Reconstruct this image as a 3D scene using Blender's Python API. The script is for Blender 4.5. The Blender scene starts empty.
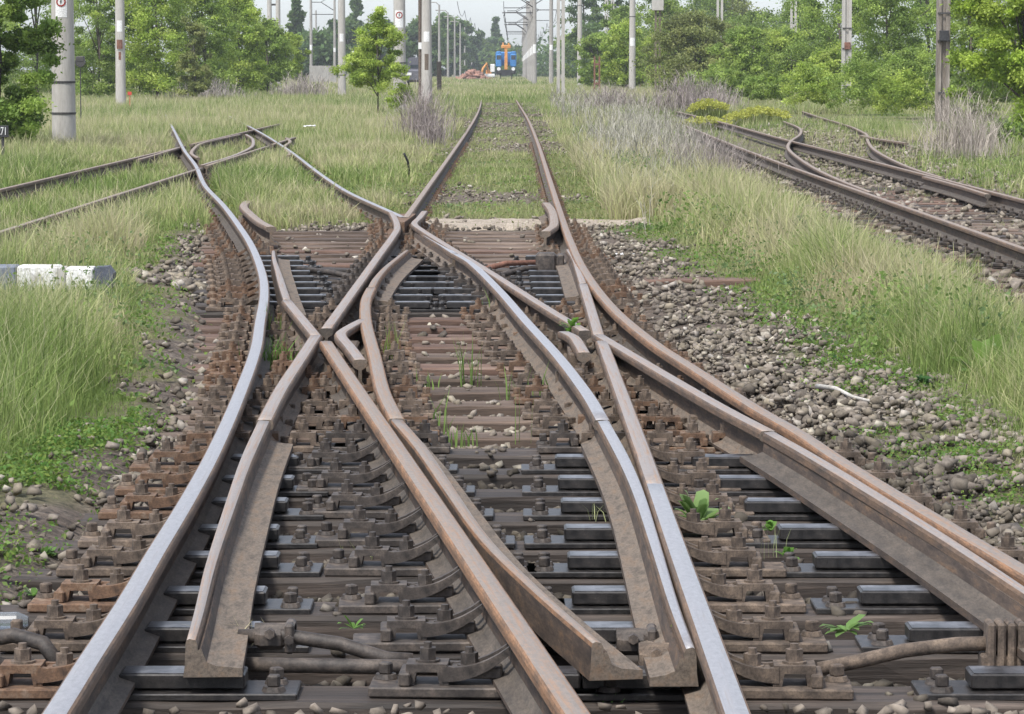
import bpy, bmesh, math, random
import numpy as np
from mathutils import Vector, Matrix, Euler
RNG = np.random.default_rng(7)
random.seed(7)
S = bpy.context.scene
COL = S.collection
F_PX, HOR, CAM_Z, RAIL_TOP = 3260.0, 69.0, 1.59, 0.20
PITCH = math.atan((357 - HOR) / F_PX)

# ------------------------------------------------------------------ camera, world, light
cd = bpy.data.cameras.new('camera'); cam = bpy.data.objects.new('camera', cd); COL.objects.link(cam)
cam.location = (0, 0, CAM_Z); cam.rotation_euler = (math.pi/2 - PITCH, 0, 0)
cd.sensor_width = 36.0; cd.lens = F_PX / 1024 * 36; cd.clip_start = 0.1; cd.clip_end = 8000
S.camera = cam
SUN_EL, SUN_AZ = math.radians(58), math.radians(215)      # azimuth clockwise from +Y
w = bpy.data.worlds.new('World'); S.world = w; w.use_nodes = True
nt = w.node_tree; bgn = nt.nodes['Background']
sky = nt.nodes.new('ShaderNodeTexSky'); sky.sky_type = 'NISHITA'; sky.sun_disc = False
sky.sun_elevation = SUN_EL; sky.sun_rotation = SUN_AZ; sky.air_density = 0.8; sky.dust_density = 1.25; sky.ozone_density = 4.0
hsv = nt.nodes.new('ShaderNodeHueSaturation'); hsv.inputs['Saturation'].default_value = .42       # thin bright overcast: pale sky
nt.links.new(sky.outputs[0], hsv.inputs['Color']); nt.links.new(hsv.outputs[0], bgn.inputs[0]); bgn.inputs[1].default_value = 0.102
sd = bpy.data.lights.new('sun', 'SUN'); sd.energy = 1.5; sd.angle = math.radians(10); sd.color = (1, .95, .88)
sun = bpy.data.objects.new('sun', sd); COL.objects.link(sun)
dirv = Vector((math.sin(SUN_AZ)*math.cos(SUN_EL), math.cos(SUN_AZ)*math.cos(SUN_EL), math.sin(SUN_EL)))
sun.rotation_euler = dirv.to_track_quat('Z', 'Y').to_euler()
S.view_settings.view_transform = 'Standard'; S.view_settings.look = 'None'; S.view_settings.gamma = 1
S.view_settings.exposure = 1.5
S.cycles.max_bounces = 6; S.cycles.transparent_max_bounces = 6; S.cycles.volume_bounces = 0

# ------------------------------------------------------------------ helpers
def link(o, parent=None):
    COL.objects.link(o)
    if parent is not None: o.parent = parent
    return o
def tag(o, label=None, cat=None, group=None, kind=None):
    if label: o['label'] = label
    if cat: o['category'] = cat
    if group: o['group'] = group
    if kind: o['kind'] = kind
    return o
def thing(name, label, cat, loc=(0, 0, 0), rz=0, group=None):
    o = link(bpy.data.objects.new(name, None)); o.location = loc; o.rotation_euler = (0, 0, rz)
    o.empty_display_size = .1
    return tag(o, label, cat, group)
def np_mesh(name, verts, quads=None, tris=None, tint=None, smooth=False, mats=(), midx=None):
    me = bpy.data.meshes.new(name)
    verts = np.asarray(verts, np.float32).reshape(-1, 3)
    q = np.zeros((0, 4), np.int32) if quads is None else np.asarray(quads, np.int32).reshape(-1, 4)
    t = np.zeros((0, 3), np.int32) if tris is None else np.asarray(tris, np.int32).reshape(-1, 3)
    me.vertices.add(len(verts)); me.vertices.foreach_set('co', verts.ravel())
    loops = np.concatenate([q.ravel(), t.ravel()])
    me.loops.add(len(loops)); me.loops.foreach_set('vertex_index', loops)
    starts = np.concatenate([np.arange(len(q))*4, len(q)*4 + np.arange(len(t))*3]).astype(np.int32)
    me.polygons.add(len(starts)); me.polygons.foreach_set('loop_start', starts)
    if midx is not None: me.polygons.foreach_set('material_index', np.asarray(midx, np.int32))
    if smooth: me.polygons.foreach_set('use_smooth', np.ones(len(starts), bool))
    me.update(calc_edges=True)
    if tint is not None:
        tint = np.asarray(tint, np.float32)
        if tint.ndim == 1:
            a = me.attributes.new('tint', 'FLOAT', 'POINT'); a.data.foreach_set('value', tint)
        else:
            a = me.attributes.new('tint', 'FLOAT_COLOR', 'POINT')
            a.data.foreach_set('color', np.concatenate([tint, np.ones((len(tint), 1), np.float32)], 1).ravel())
    for m in mats: me.materials.append(m)
    return me
class MB:
    """collects boxes, prisms, tubes into one bmesh -> one mesh object"""
    def __init__(s): s.b = bmesh.new()
    def _fin(s, vs, m, mi):
        for v in vs: v.co = m @ v.co
        if mi:
            fs = set()
            for v in vs: fs.update(v.link_faces)
            for f in fs: f.material_index = mi
    def box(s, c, d, rz=0, bev=0, rx=0, ry=0, mi=0):
        r = bmesh.ops.create_cube(s.b, size=1); vs = r['verts']
        for v in vs: v.co = Vector((v.co.x*d[0], v.co.y*d[1], v.co.z*d[2]))
        if bev:
            es = list({e for v in vs for e in v.link_edges})
            vs0 = set(s.b.verts) - set(vs)
            bmesh.ops.bevel(s.b, geom=es, offset=bev, segments=1, affect='EDGES', profile=.5)
            vs = [v for v in s.b.verts if v not in vs0]
        s._fin(vs, Matrix.Translation(c) @ Euler((rx, ry, rz)).to_matrix().to_4x4(), mi); return s
    def cyl(s, p0, p1, r0, r1=None, n=10, mi=0):
        r1 = r0 if r1 is None else r1
        p0, p1 = Vector(p0), Vector(p1); d = p1 - p0
        vs = bmesh.ops.create_cone(s.b, cap_ends=True, segments=n, radius1=r0, radius2=r1, depth=d.length)['verts']
        s._fin(vs, Matrix.Translation((p0+p1)/2) @ d.to_track_quat('Z', 'Y').to_matrix().to_4x4(), mi); return s
    def ball(s, c, r, sub=2, sc=(1, 1, 1), mi=0):
        vs = bmesh.ops.create_icosphere(s.b, subdivisions=sub, radius=r)['verts']
        s._fin(vs, Matrix.Translation(c) @ Matrix.Diagonal((*sc, 1)), mi); return s
    def prism(s, pts, y0, y1, axis='y', mi=0):
        """polygon pts (a,b) extruded along axis from y0 to y1"""
        mk = {'y': lambda a, b, t: (a, t, b), 'x': lambda a, b, t: (t, a, b), 'z': lambda a, b, t: (a, b, t)}[axis]
        A = [s.b.verts.new(mk(a, b, y0)) for a, b in pts]; B = [s.b.verts.new(mk(a, b, y1)) for a, b in pts]
        n = len(pts); fs = [s.b.faces.new(A), s.b.faces.new(B)]
        for i in range(n): fs.append(s.b.faces.new((A[i], A[(i+1) % n], B[(i+1) % n], B[i])))
        for f in fs: f.material_index = mi
        bmesh.ops.recalc_face_normals(s.b, faces=fs); return s
    def tube(s, pts, r, n=8, mi=0, r1=None):
        pts = [Vector(p) for p in pts]; rings = []
        for i, p in enumerate(pts):
            d = (pts[min(i+1, len(pts)-1)] - pts[max(i-1, 0)]).normalized()
            q = d.to_track_quat('Z', 'Y'); rr = r if r1 is None else r + (r1-r)*i/(len(pts)-1)
            rings.append([s.b.verts.new(p + q @ Vector((rr*math.cos(a), rr*math.sin(a), 0))) for a in [2*math.pi*k/n for k in range(n)]])
        fs = []
        for i in range(len(rings)-1):
            for k in range(n): fs.append(s.b.faces.new((rings[i][k], rings[i][(k+1) % n], rings[i+1][(k+1) % n], rings[i+1][k])))
        fs.append(s.b.faces.new(rings[0][::-1])); fs.append(s.b.faces.new(rings[-1]))
        for f in fs: f.material_index = mi; f.smooth = True
        return s
    def mesh(s, name, *mats):
        me = bpy.data.meshes.new(name); s.b.to_mesh(me); s.b.free()
        for m in mats: me.materials.append(m)
        return me
    def build(s, name, mats, parent=None):
        mats = mats if isinstance(mats, (list, tuple)) else [mats]
        return link(bpy.data.objects.new(name, s.mesh(name, *mats)), parent)

# ------------------------------------------------------------------ materials
def newmat(name):
    m = bpy.data.materials.new(name); m.use_nodes = True
    return m, m.node_tree, m.node_tree.nodes['Principled BSDF']
def noise(nt, scale, detail=4, rough=.6, vec=None, stretch=None, coord='Object'):
    n = nt.nodes.new('ShaderNodeTexNoise'); n.inputs['Scale'].default_value = scale
    n.inputs['Detail'].default_value = detail; n.inputs['Roughness'].default_value = rough
    tc = nt.nodes.new('ShaderNodeTexCoord'); src = tc.outputs[coord]
    if stretch:
        mp = nt.nodes.new('ShaderNodeMapping'); mp.inputs['Scale'].default_value = stretch
        nt.links.new(src, mp.inputs[0]); src = mp.outputs[0]
    nt.links.new(src, n.inputs['Vector']); return n
def ramp(nt, src, stops):
    r = nt.nodes.new('ShaderNodeValToRGB'); e = r.color_ramp.elements
    while len(e) < len(stops): e.new(.5)
    for k, (p, c) in enumerate(stops):
        e[k].position = p; e[k].color = (*c, 1) if len(c) == 3 else c
    nt.links.new(src, r.inputs[0]); return r.outputs[0]
def mix(nt, a, b, f, mode='MIX'):
    m = nt.nodes.new('ShaderNodeMix'); m.data_type = 'RGBA'; m.blend_type = mode
    for s, v in ((m.inputs[0], f), (m.inputs[6], a), (m.inputs[7], b)):
        if hasattr(v, 'is_output'): nt.links.new(v, s)
        elif isinstance(v, (int, float)): s.default_value = v
        else: s.default_value = (*v, 1)
    return m.outputs[2]
def bump(nt, bs, h, strength=.4, dist=.01):
    b = nt.nodes.new('ShaderNodeBump'); b.inputs['Strength'].default_value = strength; b.inputs['Distance'].default_value = dist
    nt.links.new(h, b.inputs['Height']); nt.links.new(b.outputs[0], bs.inputs['Normal'])
def simple(name, c1, c2, scale=6, rough=.85, stretch=None, metal=0, bmp=.3, c3=None, lo=.35, hi=.65, bdist=.01, coord='Object', per_object=.0, grain=.45):
    m, nt, bs = newmat(name)
    n = noise(nt, scale, 6, .65, stretch=stretch, coord=coord)
    st = [(lo, c1), (hi, c2)] if c3 is None else [(lo, c1), ((lo+hi)/2, c2), (hi, c3)]
    c = ramp(nt, n.outputs[0], st)
    if grain:
        g_ = noise(nt, scale*(5 if stretch else 7), 5, .75, stretch=stretch, coord=coord)
        c = mix(nt, c, ramp(nt, g_.outputs[0], [(.30, (1-grain,)*3), (.52, (1,)*3), (.72, (1+grain*.8,)*3)]), 1.0, 'MULTIPLY')
    if per_object:
        oi = nt.nodes.new('ShaderNodeObjectInfo')
        v = nt.nodes.new('ShaderNodeMapRange'); v.inputs[3].default_value = 1-per_object; v.inputs[4].default_value = 1+per_object
        nt.links.new(oi.outputs['Random'], v.inputs[0])
        hs = nt.nodes.new('ShaderNodeHueSaturation'); nt.links.new(v.outputs[0], hs.inputs['Value']); nt.links.new(c, hs.inputs['Color']); c = hs.outputs[0]
    nt.links.new(c, bs.inputs['Base Color'])
    bs.inputs['Roughness'].default_value = rough; bs.inputs['Metallic'].default_value = metal
    if bmp: bump(nt, bs, n.outputs[0], bmp, bdist)
    return m
def tint_mat(name, rough=.8, transl=0.0, value=1.0, var=0.0, spec=.3):
    """colour comes from the per-vertex attribute 'tint'"""
    m, nt, bs = newmat(name)
    a = nt.nodes.new('ShaderNodeAttribute'); a.attribute_name = 'tint'; c = a.outputs['Color']
    if var:
        n = noise(nt, 30, 3)
        c = mix(nt, c, ramp(nt, n.outputs[0], [(.3, (1-var,)*3), (.7, (1+var,)*3)]), 1.0, 'MULTIPLY')
    nt.links.new(c, bs.inputs['Base Color']); bs.inputs['Roughness'].default_value = rough
    bs.inputs['Specular IOR Level'].default_value = spec
    if transl:
        tr = nt.nodes.new('ShaderNodeBsdfTranslucent'); nt.links.new(c, tr.inputs[0])
        ms = nt.nodes.new('ShaderNodeMixShader'); ms.inputs[0].default_value = transl
        nt.links.new(bs.outputs[0], ms.inputs[1]); nt.links.new(tr.outputs[0], ms.inputs[2])
        nt.links.new(ms.outputs[0], nt.nodes['Material Output'].inputs[0])
    return m

def steel_top(name, base, rust, amount, rough, metal):
    """running surface: worn steel band with rust streaks along the rail (UV: u along, v across)"""
    m, nt, bs = newmat(name)
    n = noise(nt, 1.0, 6, .65, stretch=(1.8, 70, 1), coord='UV'); n2 = noise(nt, 1.0, 6, .75, stretch=(26, 60, 1), coord='UV')
    f = mix(nt, n.outputs[0], n2.outputs[0], .4)
    c = ramp(nt, f, [(amount-.07, base), (amount+.09, rust)])
    c = mix(nt, c, ramp(nt, n2.outputs[0], [(.3, (.72,)*3), (.7, (1.15,)*3)]), 1.0, 'MULTIPLY')
    nt.links.new(c, bs.inputs['Base Color'])
    nt.links.new(ramp(nt, f, [(amount-.1, (rough,)*3), (amount+.1, (.75,)*3)]), bs.inputs['Roughness'])
    nt.links.new(ramp(nt, f, [(amount-.1, (metal,)*3), (amount+.1, (0.1,)*3)]), bs.inputs['Metallic'])
    bump(nt, bs, n2.outputs[0], .12, .002); return m
M = {}
M['top_shiny'] = steel_top('polished_rail_top', (.40, .39, .40), (.27, .23, .21), .63, .38, .55)
M['top_grey'] = steel_top('grey_rail_top', (.33, .29, .265), (.33, .20, .125), .56, .5, .35)
M['top_rust'] = steel_top('rusty_rail_top', (.27, .23, .20), (.32, .19, .115), .545, .6, .25)
M['top_far'] = steel_top('dull_rail_top', (.30, .25, .21), (.24, .16, .115), .55, .6, .2)
M['side'] = simple('rusty_rail_side', (.040, .028, .022), (.085, .060, .044), 1, .82, stretch=(30, 5, 30), c3=(.17, .10, .055), lo=.34, hi=.74, bmp=.25, bdist=.004)
M['edge'] = simple('rusty_rail_edge', (.075, .055, .043), (.185, .115, .07), 1, .75, stretch=(40, 4, 40), lo=.35, hi=.65, bmp=.2, bdist=.003)
M['foot'] = simple('dusty_rail_foot', (.075, .060, .047), (.155, .125, .098), 1, .9, stretch=(26, 7, 26), c3=(.175, .12, .08), lo=.32, hi=.70, bmp=.25, bdist=.004)
M['foot_dark'] = simple('dark_rail_foot', (.05, .042, .035), (.12, .098, .078), 1, .8, stretch=(26, 7, 26), lo=.3, hi=.7, bmp=.25, bdist=.004)
M['wood'] = simple('weathered_sleeper_wood', (.046, .034, .026), (.125, .090, .069), 1, .92, stretch=(1.2, 20, 20), c3=(.21, .165, .132), lo=.30, hi=.74, bmp=.7, bdist=.012, per_object=.25)
M['wood_oil'] = simple('oily_sleeper_wood', (.015, .012, .010), (.048, .037, .030), 1, .7, stretch=(1.2, 20, 20), c3=(.13, .10, .082), lo=.30, hi=.74, bmp=.7, bdist=.012, per_object=.25)
M['wood_red'] = simple('reddish_sleeper_wood', (.06, .036, .028), (.14, .086, .064), 1, .92, stretch=(1.6, 26, 26), c3=(.21, .16, .13), lo=.30, hi=.74, bmp=.7, bdist=.012, per_object=.2)
M['cast'] = simple('dusty_cast_iron', (.05, .038, .03), (.125, .095, .073), 22, .88, c3=(.22, .165, .12), lo=.34, hi=.68, bmp=.3, bdist=.004, per_object=.2)
M['cast_rust'] = simple('rusty_cast_iron', (.06, .038, .027), (.15, .088, .053), 22, .88, c3=(.20, .15, .11), lo=.34, hi=.68, bmp=.3, bdist=.004, per_object=.15)
M['cast_dark'] = simple('oily_cast_iron', (.022, .018, .016), (.065, .053, .045), 22, .65, c3=(.14, .112, .09), lo=.34, hi=.72, bmp=.3, bdist=.004, per_object=.2)
M['grease'] = simple('greasy_black_plate', (.014, .013, .013), (.038, .034, .032), 30, .42, c3=(.10, .085, .075), lo=.4, hi=.8, bmp=.35, bdist=.004)
M['grease_top'] = simple('polished_slide_plate_top', (.04, .04, .043), (.20, .20, .215), 11, .36, lo=.42, hi=.68, metal=.4, bmp=.1, bdist=.002)
M['concrete'] = simple('mast_concrete', (.36, .34, .31), (.47, .45, .42), 2.2, .9, stretch=(3, 3, .5), bmp=.15, lo=.3, hi=.7, grain=.15)
M['concrete_far'] = simple('far_mast_concrete', (.26, .245, .225), (.38, .365, .34), 2, .9, stretch=(3, 3, .3), bmp=0)
M['dark_metal'] = simple('dark_metal', (.03, .03, .032), (.07, .065, .06), 8, .6)
M['rust_metal'] = simple('rusty_post', (.13, .06, .04), (.25, .12, .08), 6, .85)
M['white'] = simple('white_plate', (.70, .70, .69), (.80, .80, .79), 6, .6, bmp=0)
M['red'] = simple('red_paint', (.50, .05, .03), (.6, .08, .05), 6, .6, bmp=0)
M['black'] = simple('black_paint', (.02, .02, .022), (.04, .04, .042), 6, .6, bmp=0)
M['rock'] = tint_mat('ballast_stone', .95, 0, var=.35)
M['grass'] = tint_mat('grass_blades', .75, .3)
M['leaf'] = tint_mat('leaves', .5, .5)
M['twig'] = tint_mat('dry_stems', .95, 0)
M['bark'] = simple('bark', (.06, .05, .04), (.13, .11, .09), 5, .95, stretch=(4, 4, 1), bmp=.5, bdist=.03)
M['whitewash'] = simple('worn_white_paint', (.42, .40, .37), (.74, .73, .71), 9, .85, lo=.38, hi=.5)
M['concrete_brown'] = simple('stained_brown_concrete', (.15, .125, .10), (.30, .27, .235), 2, .9, stretch=(3, 3, .3), bmp=.15)
M['edge_orange'] = simple('orange_rusty_edge', (.11, .07, .046), (.27, .145, .075), 1, .78, stretch=(40, 4, 40), lo=.33, hi=.62, bmp=.2, bdist=.003)
# ------------------------------------------------------------------ terrain
def vnoise(x, y, sc, seed=0):
    x = np.asarray(x, float)*sc + seed*17.3; y = np.asarray(y, float)*sc + seed*9.7
    xi, yi = np.floor(x), np.floor(y); xf, yf = x-xi, y-yi
    def h(a, b):
        v = np.sin(a*127.1 + b*311.7 + seed*74.7)*43758.5453
        return v - np.floor(v)
    u, v = xf*xf*(3-2*xf), yf*yf*(3-2*yf)
    return (h(xi, yi)*(1-u)+h(xi+1, yi)*u)*(1-v) + (h(xi, yi+1)*(1-u)+h(xi+1, yi+1)*u)*v
def XLE(y): return np.interp(y, [5, 9, 13, 15, 18, 21, 25, 31, 34, 40], [-1.75, -1.68, -1.60, -1.66, -1.86, -2.2, -2.62, -3.1, -3.3, -3.5])
def XRE(y): return np.interp(y, [5, 9, 11, 14, 17, 20, 24, 28, 31, 36, 60], [2.5, 1.85, 1.78, 1.68, 1.62, 1.56, 1.42, 1.25, 1.1, .95, .9])
def sstep(a, b, x):
    t = np.clip((x-a)/(b-a), 0, 1); return t*t*(3-2*t)
def bare(X, Y):
    """1 where there is ballast / dirt, 0 where grass grows"""
    X = np.asarray(X, float); Y = np.asarray(Y, float)
    e = (vnoise(X, Y, 1.3, 1)-.5)*.75 + (vnoise(X, Y, 4, 2)-.5)*.45
    near = sstep(-.12, .12, X-XLE(Y)+e*.5)*sstep(-.15, .15, XRE(Y)-X+e*.8)*(1-sstep(31.5, 33, Y+e*3))
    # plain line beyond the slip: patchy between and beside the rails
    pat = np.interp(Y, [31, 33.6, 34.2, 36, 37, 41, 42.5, 56, 60, 110, 140, 152], [1, .95, .15, .1, .75, .6, .1, .12, .5, .65, .5, 0])
    wl = np.interp(Y, [31, 45, 60, 140], [-1.3, -1.4, -2.2, -3.2]); wr = np.interp(Y, [31, 45, 60, 140], [1.0, .9, 1.5, 2.6])
    lineA = sstep(-.1, .15, X-wl+e)*sstep(-.1, .15, wr-X+e)*np.clip(pat + (vnoise(X, Y*.6, 1.3, 3)-.5)*.9, 0, 1)*(Y > 31)
    near = np.maximum(near, (.0+.45*vnoise(X, Y, 2.6, 9))*sstep(12.6, 11.4, Y+e*2)*sstep(-1.2, -1.45, X)*sstep(-3.2, -2.4, X+e))
    d = sstep(3.05, 3.45, X+e*1.4)*sstep(6.6, 6.1, X+e*1.4)*np.interp(Y, [20, 24, 40, 55, 75, 95, 110], [.9, 1, .95, .75, .55, .2, 0])
    d = d*np.clip(.55 + vnoise(X, Y, .9, 4), 0, 1)
    d2 = sstep(6.0, 6.4, X+e)*sstep(9.5, 8, X)*np.interp(Y, [35, 45, 60, 90, 110], [0, .5, .8, .6, 0])
    dl = .9*sstep(.9, .5, np.abs(Y-23.2+e*1.5))*sstep(-1.9, -2.4, X)*sstep(-9, -6, X)
    return np.clip(np.maximum.reduce([near, lineA, d, d2, dl]), 0, 1)
def gz(X, Y):
    X = np.asarray(X, float); Y = np.asarray(Y, float)
    k = sstep(XLE(Y)-.1, XLE(Y)+.35, X)*sstep(XRE(Y)+.1, XRE(Y)-.35, X)*sstep(33.5, 31.5, Y)
    bank = .03 + .06*vnoise(X, Y, .35, 5)
    z = bank*(1-k) + (-.085+.03*sstep(9.4, 10.2, Y))*k
    z = z*(1-sstep(.25, 0, np.abs(Y-23.2)-.4)*sstep(-2.2, -2.8, X)*sstep(-9, -7, X)) + .12*sstep(.5, 0, np.abs(Y-23.0))*sstep(-2.2, -2.8, X)*sstep(-9, -7, X)
    shR = np.interp(Y, [7, 9, 12, 15, 17, 20, 25, 33], [1.85, 1.58, 1.22, 1.02, .87, .72, .62, .6]); shL = np.interp(Y, [7, 10, 17, 20, 22, 25, 33], [-1.5, -1.45, -1.62, -1.8, -2.0, -2.4, -3.0])
    z = z + k*(sstep(0, .22, X-shR)+.4*sstep(0, .2, shL-X))*(.10+.05*(vnoise(X, Y, 3, 8)-.4))
    lineA = sstep(-2.0, -1.4, X)*sstep(1.5, .9, X)*(Y > 31.5)*sstep(165, 120, Y); z = z*(1-lineA) + .015*lineA
    D = sstep(2.9, 3.4, X)*sstep(7, 6.3, X)*sstep(115, 90, Y); z = z*(1-D) - .04*D
    C = sstep(-6.8, -6.2, X)*sstep(-3.6, -4.1, X)*(Y > 24); z = z*(1-C) + .02*C
    z = z + .10*sstep(120, 160, Y) + (vnoise(X, Y, 7, 6)-.5)*.025 + (vnoise(X, Y, 19, 7)-.5)*.02
    return z
def grow(lo, hi, n): return lo + (hi-lo)*np.linspace(0, 1, n)**2.2
gx = np.concatenate([-grow(4.5, 1800, 60)[::-1], np.arange(-4.4, 4.0, .07), grow(4.1, 1800, 70)])
gy = np.concatenate([[-60, -20, -5, 0, 3], np.arange(5, 32, .075), np.arange(32, 70, .3), np.arange(70, 170, 1.2), grow(172, 4500, 60)])
GX, GY = np.meshgrid(gx, gy); ZZ = gz(GX, GY); BA = bare(GX, GY)
nx, ny = len(gx), len(gy)
idx = np.arange(nx*ny).reshape(ny, nx)
Q = np.stack([idx[:-1, :-1], idx[:-1, 1:], idx[1:, 1:], idx[1:, :-1]], -1).reshape(-1, 4)
m, nt, bs = newmat('ground')
a = nt.nodes.new('ShaderNodeAttribute'); a.attribute_name = 'tint'
n1 = noise(nt, 9, 8, .7); n2 = noise(nt, 38, 6, .75); n3 = noise(nt, .6, 5, .6)
dirt = ramp(nt, n1.outputs[0], [(.3, (.075, .058, .046)), (.5, (.14, .113, .092)), (.7, (.24, .205, .17))])
dirt = mix(nt, dirt, ramp(nt, n2.outputs[0], [(.34, (.35, .35, .35)), (.66, (1.55, 1.5, 1.45))]), 1.0, 'MULTIPLY')
soil = ramp(nt, n3.outputs[0], [(.3, (.11, .115, .05)), (.7, (.19, .165, .095))])
soil = mix(nt, soil, ramp(nt, n2.outputs[0], [(.34, (.4, .5, .4)), (.66, (1.5, 1.45, 1.4))]), 1.0, 'MULTIPLY')
nt.links.new(mix(nt, soil, dirt, a.outputs['Fac']), bs.inputs['Base Color']); bs.inputs['Roughness'].default_value = .95
bump(nt, bs, n2.outputs[0], .9, .03); M['ground'] = m
g = link(bpy.data.objects.new('ground', np_mesh('ground', np.stack([GX, GY, ZZ], -1), Q, tint=BA.ravel(), smooth=True, mats=[m])))
tag(g, kind='structure')

# ------------------------------------------------------------------ rails
def spline(pts, step):
    P = np.array(pts, float); n = len(P)
    t = np.concatenate([[0], np.cumsum(np.hypot(*np.diff(P, axis=0).T))])
    # monotone-ish Catmull-Rom with chord parametrisation
    m = np.zeros_like(P)
    for i in range(n):
        a, b = max(i-1, 0), min(i+1, n-1); m[i] = (P[b]-P[a])/(t[b]-t[a])
    out = []
    for i in range(n-1):
        L = t[i+1]-t[i]; k = max(1, int(math.ceil(L/step)))
        for j in range(k):
            s = j/k; h00 = 2*s**3-3*s*s+1; h10 = s**3-2*s*s+s; h01 = -2*s**3+3*s*s; h11 = s**3-s*s
            out.append(h00*P[i]+h10*L*m[i]+h01*P[i+1]+h11*L*m[i+1])
    out.append(P[-1]); return np.array(out)
SIDE, EDGE, TOP, FOOT = 0, 1, 2, 3
STD = [(-.0625, 0, SIDE), (.0625, 0, SIDE), (.0625, .011, FOOT), (.024, .024, FOOT), (.009, .042, SIDE), (.0085, .098, SIDE), (.032, .112, SIDE),
       (.0345, .118, EDGE), (.0345, .136, EDGE), (.0315, .1445, EDGE), (.026, .1485, TOP), (0, .150, TOP), (-.026, .1485, EDGE), (-.0315, .1445, EDGE),
       (-.0345, .136, EDGE), (-.0345, .118, SIDE), (-.032, .112, SIDE), (-.0085, .098, SIDE), (-.009, .042, FOOT), (-.024, .024, FOOT), (-.0625, .011, SIDE)]
def blade_prof(side, k, fw=.115):
    """low thick-footed switch section; k = 0 full .. 1 planed tip; foot reaches to `side`"""
    hw = .026 - .011*k; x0 = -.026; x1 = x0 + 2*hw; top = .117 - .020*k
    p = [(x0-.006, 0, SIDE), (fw, 0, SIDE), (fw, .022, FOOT), (.050, .028, FOOT), (.026, .038, SIDE), (.021 - .008*k, .072, SIDE),
         (x1, .080 - .012*k, EDGE), (x1, top-.014, EDGE), (x1-.005, top-.004, TOP), (x0+.010, top, TOP), (x0+.003, top-.004, EDGE),
         (x0, top-.014, SIDE), (x0, .075, SIDE), (x0-.002, .03, SIDE)]
    if side < 0: p = [(-a, b, c) for a, b, c in p]
    return p
def wide_prof(): return [(a*1.35, b*1.08, c) for a, b, c in STD]
def sweep(name, path, prof, z0, mats, parent=None, step=.35):
    """path list of (x,y); prof(list) or function(fraction 0..1 along, metres)->list"""
    P = spline(path, step); n = len(P)
    T = np.gradient(P, axis=0); T /= np.linalg.norm(T, axis=1)[:, None]
    Nn = np.stack([T[:, 1], -T[:, 0]], 1)
    if P[-1][1] < P[0][1]: Nn = -Nn
    L = np.concatenate([[0], np.cumsum(np.hypot(*np.diff(P, axis=0).T))])
    bm = bmesh.new(); uv = bm.loops.layers.uv.new('uv'); rings = []; vv = None; segm = None
    for i in range(n):
        pr = prof(L[i], L[-1]) if callable(prof) else prof
        ring = [bm.verts.new((P[i][0]+Nn[i][0]*a, P[i][1]+Nn[i][1]*a, z0+b)) for a, b, _ in pr]
        rings.append(ring)
        if segm is None:
            segm = [c for _, _, c in pr]
            pl = [0]
            for k in range(len(pr)): 
                q0, q1 = pr[k], pr[(k+1) % len(pr)]; pl.append(pl[-1]+math.hypot(q1[0]-q0[0], q1[1]-q0[1]))
    K = len(segm)
    off = float(RNG.random()*50)
    for i in range(n-1):
        for k in range(K):
            vs = (rings[i][k], rings[i][(k+1) % K], rings[i+1][(k+1) % K], rings[i+1][k])
            f = bm.faces.new(vs); f.material_index = segm[k]; f.smooth = segm[k] == TOP
            for lp, (u, v) in zip(f.loops, ((L[i], pl[k]), (L[i], pl[k+1]), (L[i+1], pl[k+1]), (L[i+1], pl[k]))): lp[uv].uv = (u+off, v*1.0)
    for r in (rings[0], rings[-1][::-1]):
        f = bm.faces.new(r); f.material_index = FOOT
    bmesh.ops.recalc_face_normals(bm, faces=bm.faces[:])
    me = bpy.data.meshes.new(name); bm.to_mesh(me); bm.free()
    for mm in mats: me.materials.append(mm)
    return link(bpy.data.objects.new(name, me), parent)
def rm(top, foot='foot', edge=None):
    edge = edge or ('edge_orange' if top == 'top_rust' else 'edge'); return [M['side'], M[edge], M[top], M[foot]]
ZR = .05      # rail foot level: head top at 0.20
ZB = .084     # blades ride on the slide plates
def taper_end(side, tip=4.0, fw=.115):       # tip at the end of the path
    return lambda s, L: blade_prof(side, min(1, max(0, (s-(L-tip))/tip)), fw)
G_R = 'running rails of the slip switch'
PATH = {}
PATH['R1'] = [(-10.6, 100), (-7.65, 74), (-5.65, 56.3), (-4.55, 47), (-3.69, 39.2), (-2.93, 33.2), (-2.30, 27.9), (-1.99, 25.1), (-1.69, 22.05), (-1.53, 20.08),
              (-1.40, 18.07), (-1.275, 16.13), (-1.16, 13.67), (-1.085, 11.71), (-1.05, 10.4), (-1.03, 9.33), (-1.01, 8.43), (-1.0, 7.57), (-.99, 6.9), (-.98, 5)]
PATH['Aleft_far'] = [(-1.4, 150), (-1.18, 120), (-1.06, 95), (-1.01, 70), (-1.0, 50), (-1.0, 38), (-1.0, 30.7)]
PATH['Aleft_mid'] = [(-1.18, 31.9), (-1.09, 30.4), (-1.03, 29.2), (-1.0, 28.2), (-1.0, 24), (-1.0, 20), (-1.0, 17.5)]
PATH['Bright_far'] = [(-8.5, 98), (-5.6, 72.5), (-3.85, 56.3), (-2.0, 38.25), (-1.03, 30.75)]
PATH['Bright_mid'] = [(-.86, 32.1), (-.87, 30.7), (-.885, 29.5), (-.80, 28.5), (-.58, 26.4), (-.16, 22.5), (.19, 19.15), (.39, 17.35)]
PATH['R6'] = [(.18, 150), (.32, 120), (.45, 90), (.49, 62), (.48, 45), (.47, 30), (.475, 26.5), (.50, 22.8), (.585, 19.2), (.72, 16.7), (.86, 15.05), (1.005, 13.4),
              (1.105, 12.45), (1.18, 11.5), (1.37, 9.57), (1.45, 8.8), (1.56, 7.8), (1.75, 6)]
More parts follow.
